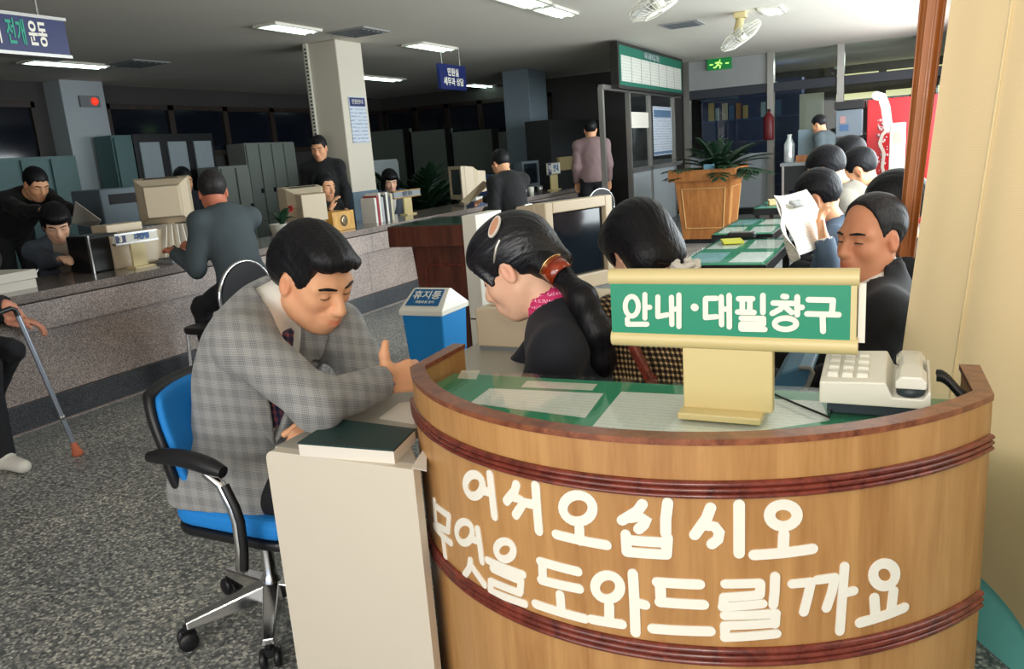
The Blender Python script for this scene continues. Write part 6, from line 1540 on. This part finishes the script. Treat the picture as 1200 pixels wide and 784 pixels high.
# ------------------------------------------------------------------ waiting tables under glass
M_tblk = mat('black_table', S(20, 20, 22), .35)
def wtable(label, x0, x1, y0, y1, z, seed):
    o = empty('waiting_table', ((x0 + x1) / 2, (y0 + y1) / 2, 0), label, 'table')
    MB().span((x0, y0, z - .07), (x1, y1, z - .012)).build('top', M_tblk, o, bevel=.004)
    MB().span((x0 + .01, y0 + .01, z - .0118), (x1 - .01, y1 - .01, z - .0095)).build('felt', M_green, o)
    MB().span((x0 + .004, y0 + .004, z - .006), (x1 - .004, y1 - .004, z)).build('glass_top', M_deskglass, o)
    for sx in (x0 + .03, x1 - .03):
        for sy in (y0 + .05, y1 - .05): MB().span((sx - .02, sy - .02, 0), (sx + .02, sy + .02, z - .07)).build('leg', M_tblk, o)
    r = random.Random(seed)
    for i in range(2):
        for j in range(2):
            cx, cy = x0 + (i + .5) * (x1 - x0) / 2, y0 + (j + .5) * (y1 - y0) / 2; blue = r.random() < .4
            tag(MB().box((cx, cy, z - .0082), ((x1 - x0) * .38, (y1 - y0) * .36, .001), rz=r.uniform(-.05, .05)).build('form_sheet', mat('pale_blue_form', S(150, 190, 196), .7) if blue else M_print), '%s form under glass at the %s end, %s side, of the %s' % ('pale blue' if blue else 'white', ('near', 'far')[j], ('planter', 'bench')[i], label.split(' with')[0]), 'paper', 'forms under the table glass')
    return o
t1 = [az(800, 308, .68), az(893, 308, .68), az(912, 279, .68)]
wtable('nearest waiting table with yellow and black things on its glass', t1[0][0] - .03, t1[1][0] + .02, 4.05, 5.1, .68, 1)
wtable('middle waiting table with dark edge behind the nearest one', -1.16, -.76, 5.38, 6.35, .68, 2)
wtable('farthest waiting table with clutter near the planter', -1.2, -.8, 7.3, 8.25, .68, 3)
p = az(858, 282, .69); tag(MB().box((p[0], p[1], .688), (.12, .18, .012), rz=.3).build('booklet', mat('yellow_cover', S(200, 196, 60), .5)), 'yellow booklet on the nearest waiting table', 'booklet')
p = az(862, 280, .7); g_ = empty('spectacles_case', (p[0] + .0, p[1] + .2, .681), 'black spectacles case on the nearest waiting table', 'case'); MB().box((p[0], p[1] + .2, .70), (.17, .08, .036)).build('shell', M_black, g_, bevel=.012); MB().box((p[0], p[1] + .2, .7195), (.12, .05, .003)).build('plate', M_alu, g_)
p = az(905, 238, .70); tag(MB().box((-1.0, 7.6, .70), (.22, .3, .035), rz=.2).build('folder', M_cream), 'cream folder on the farthest waiting table', 'folder')

# ------------------------------------------------------------------ newspaper
def page(P00, P10, P11, P01, bulge, name, m, parent, n=10):
    vs = []; A = [Vector(q) for q in (P00, P10, P11, P01)]; nn = (A[1] - A[0]).cross(A[3] - A[0]).normalized()
    for j in range(n + 1):
        for i in range(n + 1):
            u, v = i / n, j / n; q = A[0].lerp(A[1], u).lerp(A[3].lerp(A[2], u), v); vs.append(q + nn * (bulge * math.sin(PI * u) + .008 * math.sin(6 * v + 3 * u)))
    o = MB().add(vs, [(j * (n + 1) + i, j * (n + 1) + i + 1, (j + 1) * (n + 1) + i + 1, (j + 1) * (n + 1) + i) for j in range(n) for i in range(n)], True).build(name, m, parent)
    s_ = o.modifiers.new('s', 'SOLIDIFY'); s_.thickness = .0015; return o
s0, s1 = ay(907, 229, 3.45), ay(928, 308, 3.35)
nw = empty('newspaper', s1, 'open newspaper held up by the man in blue-grey jacket', 'newspaper')
page(s0, ay(945, 222, 3.78), ay(977, 283, 3.72), ay(935, 300, 3.36), .02, 'page', M_news, nw)
page(s0, ay(914, 262, 3.3), ay(936, 302, 3.3), s1, .01, 'page', M_news, nw)
q = [ay(926, 235, 3.56), ay(941, 233, 3.66), ay(946, 241, 3.66), ay(930, 244, 3.57)]
page(*[Vector(v) + Vector((-.0035, -.008, 0)) for v in q], .0, 'printed_picture', mat('news_picture', S(150, 150, 146), .8, var=.3, scale=60), nw, 3)

# ------------------------------------------------------------------ machines by the street wall
MY = 11.9
a, b = spy(1014, 216, 1100, 110, MY, .7, 0)
rm_ = empty('vending_machine', ((a[0] + b[0]) / 2, MY + .35, 0), 'tall red drinks machine with white wave stripe at the hall end', 'vending machine')
MB().span(a, b).build('cabinet', mat('machine_red', S(206, 26, 36), .3, var=.03), rm_, bevel=.01)
wv = lambda q, h: (q[0], MY - .001 - h, q[1])
def WP(L): return [(ay(u, v, MY)[0], ay(u, v, MY)[2]) for u, v in L]
strokes_mesh([WP([(1027, 112), (1034, 114), (1038, 126), (1041, 150)])], .055, wv, .004, 'wave_stripe', M_letter, rm_)
strokes_mesh([WP([(1041, 150), (1034, 158), (1031, 168), (1036, 180), (1034, 196), (1038, 212)])], .02, wv, .006, 'wave_stripe', M_letter, rm_)
mbb = MB(); r4 = random.Random(8)
for k in range(46):
    u, v = r4.uniform(1028, 1040), r4.uniform(140, 212); c = ay(u, v, MY - .002); mbb.lathe(c, [(0, 0), (r4.uniform(.008, .025), 0), (0, .003)], 8, axis=(0, -1, 0))
tag(mbb.build('bubbles', mat('pale_pink_print', S(226, 180, 180), .5), rm_), kind='stuff')
a, b = spy(1041, 203, 1062, 143, MY - .5, .35, 0)
wd_ = empty('water_dispenser', ((a[0] + b[0]) / 2, MY - .33, 0), 'white dispenser standing before the red drinks machine', 'dispenser')
MB().span((a[0], a[1], .25), b).build('case', mat('dispenser_white', S(200, 198, 190), .5), wd_, bevel=.01); MB().span((a[0] + .02, a[1] + .03, 0), (b[0] - .02, b[1], .25)).build('base', M_dark, wd_); MB().span((a[0] + .05, a[1] - .005, b[2] - .25), (b[0] - .05, a[1], b[2] - .1)).build('panel', M_beige, wd_)
a, b = spy(978, 225, 1011, 117, MY - .2, .6, 0)
cm_ = empty('cash_machine', ((a[0] + b[0]) / 2, MY, 0), 'grey cabinet machine with black top next to the red one', 'machine')
zq = lambda v: ay(990, v, MY - .2)[2]
MB().span(a, (b[0], b[1], zq(162))).build('lower_case', mat('dark_grey_case', S(44, 50, 58), .5), cm_); MB().span((a[0], a[1], zq(160)), (b[0], b[1], zq(129))).build('front_panel', mat('mid_grey_case', S(112, 122, 132), .5), cm_, bevel=.006)
MB().span((a[0] - .02, a[1] - .03, zq(128)), (b[0] + .02, b[1], b[2])).build('hood', M_black, cm_)
l0, l1 = ay(984, 152, MY - .2), ay(991, 136, MY - .2); MB().span((l0[0], MY - .205, l0[2] + .08), (l1[0], MY - .2005, l1[2])).build('label_plate', mat('pink_label', S(170, 130, 130), .6), cm_); MB().span((l0[0], MY - .205, l0[2] - .02), (l1[0] + .04, MY - .2005, l0[2] + .06)).build('label_plate', mat('blue_label', S(70, 100, 140), .6), cm_)
# writing desk with water bottle and box before the partition
a, b = spy(914, 222, 962, 189, 11.2, .6, 0)
wk = empty('dark_desk', ((a[0] + b[0]) / 2, 11.5, 0), 'dark desk with a water bottle and grey box near the partition', 'desk')
MB().span((a[0], a[1], b[2] - .04), b).build('top', M_grey, wk); MB().span((a[0] + .05, a[1] + .02, b[2] - .36), (b[0] - .02, a[1] + .04, b[2] - .04)).build('front', M_dark, wk)
for x in (a[0] + .02, b[0] - .05): MB().span((x, a[1] + .02, 0), (x + .03, b[1] - .02, b[2] - .04)).build('side', M_alu, wk)
TZ = b[2]; p = ay(925, 188, 11.4)
btl = tag(MB().lathe((p[0], 11.4, TZ), [(0, 0), (.065, 0), (.07, .03), (.07, .24), (.03, .32), (.03, .37), (0, .37)], 18).build('water_bottle', mat('clear_plastic', (.7, .75, .75, 1), .15, .5)), 'clear water bottle on the dark desk', 'bottle')
a, b = spy(935, 180, 954, 151, 11.35, .25, TZ); thing_box('document_box', 'grey box with wooden foot on the dark desk', 'box', a, b, mat('grey_blue_box', S(110, 130, 140), .5), .005, [('wooden_foot', (a[0] - .02, a[1] - .03, TZ), (b[0] + .03, a[1], TZ + .09), W_plant)])

# ------------------------------------------------------------------ curtains and panel at the right
def weave(name, c1, c2, sc1):
    m = mat(name, c1, .85, var=.0); nt = m.node_tree; b = nt.nodes['Principled BSDF']; tc = nt.nodes.new('ShaderNodeTexCoord'); w_ = nt.nodes.new('ShaderNodeTexWave'); w_.bands_direction = 'Z'; w_.inputs['Scale'].default_value = sc1; w_.inputs['Distortion'].default_value = 1.5; w_.inputs['Detail'].default_value = 2
    nt.links.new(tc.outputs['Object'], w_.inputs['Vector']); r = ramp(nt, w_.outputs['Fac'], [(.2, c1), (.9, c2)]); nt.links.new(r.outputs['Color'], b.inputs['Base Color'])
    bp = nt.nodes.new('ShaderNodeBump'); bp.inputs['Strength'].default_value = .15; bp.inputs['Distance'].default_value = .002; nt.links.new(w_.outputs['Fac'], bp.inputs['Height']); nt.links.new(bp.outputs['Normal'], b.inputs['Normal'])
    tr = nt.nodes.new('ShaderNodeBsdfTranslucent'); nt.links.new(r.outputs['Color'], tr.inputs[0]); mx = nt.nodes.new('ShaderNodeMixShader'); mx.inputs[0].default_value = .45
    nt.links.new(b.outputs[0], mx.inputs[1]); nt.links.new(tr.outputs[0], mx.inputs[2]); nt.links.new(mx.outputs[0], nt.nodes['Material Output'].inputs[0]); return m
M_curt = weave('beige_linen', S(218, 190, 144), S(226, 200, 156), 90)
M_orange = mat('orange_brown_satin', S(176, 104, 48), .35, var=.12, scale=20, coat=.2)
def drape(name, label, top, bot, m, amp, folds, cat='curtain', hem=None, th=.004, ph=0.):
    """hanging cloth between a top and a bottom plan line, folded along its run"""
    T0, T1, B0, B1 = [Vector(q) for q in (top[0], top[1], bot[0], bot[1])]; nu, nv = 80, 26; vs = []
    o = empty(name, ((B0 + B1) / 2), label, cat)
    for j in range(nv + 1):
        v = j / nv
        for i in range(nu + 1):
            u = i / nu; a = T0.lerp(T1, u); b = B0.lerp(B1, u)
            if hem is not None: b = b + Vector((0, 0, hem(u)))
            q = a.lerp(b, v); d = (T1 - T0).lerp(B1 - B0, v); nn = Vector((-d.y, d.x, 0)).normalized()
            vs.append(q + nn * amp * (math.sin(folds * 2 * PI * u + ph + .5 * v) + .35 * math.sin(folds * 4.7 * PI * u + 1 + v)))
    ob = MB().add(vs, [(j * (nu + 1) + i, j * (nu + 1) + i + 1, (j + 1) * (nu + 1) + i + 1, (j + 1) * (nu + 1) + i) for j in range(nv) for i in range(nu)], True).build('cloth', m, o)
    return o, vs, nu, nv
def dn(u, v, y, z):            # point at a height on the sight plane through a pixel
    p = ay(u, v, y); return p
YC1, YC2 = 2.35, 1.72
zb_c = .46
def atz_line(ua, va, ub, vb, y, z):
    """the edge through two pixels on the plane y, prolonged to height z"""
    p, q = ay(ua, va, y), ay(ub, vb, y); t = (z - p[2]) / (q[2] - p[2]); return p + (q - p) * t
ZT = CEIL - .04
Lt, Lb = atz_line(1104, 0, 1044, 430, YC1, ZT), atz_line(1104, 0, 1044, 430, YC1, .48)
Rt, Rb = A3((.62, 1.5, ZT)), A3((.46, 1.5, .0))
cu, cv_, nu_, nv_ = drape('curtain', 'beige linen curtain with pale seams beside the reception counter', (Lt, Rt), (Lb, Rb), M_curt, .022, 1.6, ph=.6, hem=lambda u: .0)
for uu in (.28, .62):
    i0 = int(uu * nu_); pts = [cv_[j * (nu_ + 1) + i0] + Vector((-.004, -.006, 0)) for j in range(nv_ + 1)]
    MB().tube(pts, .0035, 6).build('seam', mat('pale_seam', S(240, 222, 176), .7), cu)
Lt2, Lb2 = atz_line(1076, 0, 1049, 290, 2.75, ZT), atz_line(1076, 0, 1049, 290, 2.75, .9); Rt2, Rb2 = atz_line(1112, 0, 1075, 290, 2.7, ZT), atz_line(1112, 0, 1075, 290, 2.7, .9)
drape('curtain', 'narrow orange-brown satin curtain hanging behind the beige one', (Lt2, Rt2), (Lb2, Rb2), M_orange, .012, 1.6)
MB().tube([(-.1, 2.78, CEIL - .02), (.8, 1.4, CEIL - .02)], .012, 10).build('rail', M_alu, cu)
p0 = az(1142, 784, .3); q0_ = az(1150, 684, .55)
tp_ = empty('turquoise_panel', (.32, 1.82, 0), 'turquoise painted board standing behind the counter end under the curtain', 'panel')
MB().prism([(.115, 2.25, .0), (.605, 1.45, .0), (.625, 1.462, .0), (.135, 2.262, .0)], (0, 0, .6)).build('board', M_teal, tp_); MB().prism([(.111, 2.247, .0), (.186, 2.125, .0), (.1895, 2.1275, .0), (.1145, 2.2495, .0)], (0, 0, .6)).build('edge_strip', mat('turquoise_light', S(120, 214, 206), .5), tp_)
# wooden chair frame piece behind the ponytail and blue chair by the sign stem
wc = empty('wooden_chair', (-.6, 1.95, 0), 'red-brown wooden chair behind the receptionist with ponytail', 'chair')
e0, e1 = Vector(ay(748, 408, 1.84)), Vector(ay(764, 442, 1.84))
dv_ = (e1 - e0).normalized(); sx_ = Vector((-.52, 1.98, 0))
MB().box((e0 + e1) / 2 - Vector((0, 0, .02)), (.02, .03, .16), rot=Matrix.Rotation(-.45, 3, 'Y')).build('back_rail', W_maho, wc, bevel=.004)
MB().tube([e1, (e1.x + .05, 1.9, .40), (e1.x + .06, 1.9, .002)], .014, 8).build('leg', W_maho, wc); MB().tube([(e1.x + .05, 1.75, .55), (e1.x + .05, 1.75, .40), (e1.x + .06, 1.75, .002)], .014, 8).build('leg', W_maho, wc)
MB().span((e1.x - .38, 1.73, .37), (e1.x + .06, 2.03, .405)).build('seat', W_maho, wc, bevel=.005)
for y in (1.75, 2.0): MB().tube([(e1.x - .35, y, .37), (e1.x - .36, y, .002)], .014, 8).build('leg', W_maho, wc)
bc = empty('blue_chair', (-.1, 1.95, 0), 'blue plastic chair back with grey edge beside the telephone', 'chair')
c_ = Vector(ay(926, 440, 1.9)); P_ = []
for side_, dx in ((0, 0), (1, .02)):
    pass
sec_ = [(-.055, -.06), (-.045, -.03), (-.02, .005), (.02, .022), (.045, .022), (.05, .012), (.04, -.02), (.015, -.06)]
MB().prism([c_ + Vector((a, 0, b)) for a, b in sec_], (0, .28, 0)).build('back', mat('slate_blue_plastic', S(60, 110, 140), .5), bc, bevel=.006)
edge_ = [c_ + Vector((a, -.004, b)) for a, b in sec_[3:]]; MB().tube(edge_, .006, 8).build('edge_trim', M_grey, bc)
MB().tube([c_ + Vector((-.03, .14, -.05)), (c_.x - .02, 2.04, .45), (c_.x + .1, 2.04, .4)], .014, 8).build('back_post', M_black, bc); MB().span((c_.x - .02, 1.88, .39), (c_.x + .26, 2.2, .43)).build('seat', mat('slate_blue_plastic', S(60, 110, 140), .5), bc, bevel=.01)
for x in (.02, .22):
    for y in (1.92, 2.16): MB().tube([(c_.x + x, y, .39), (c_.x + x, y, .002)], .012, 8).build('leg', M_chrome, bc)
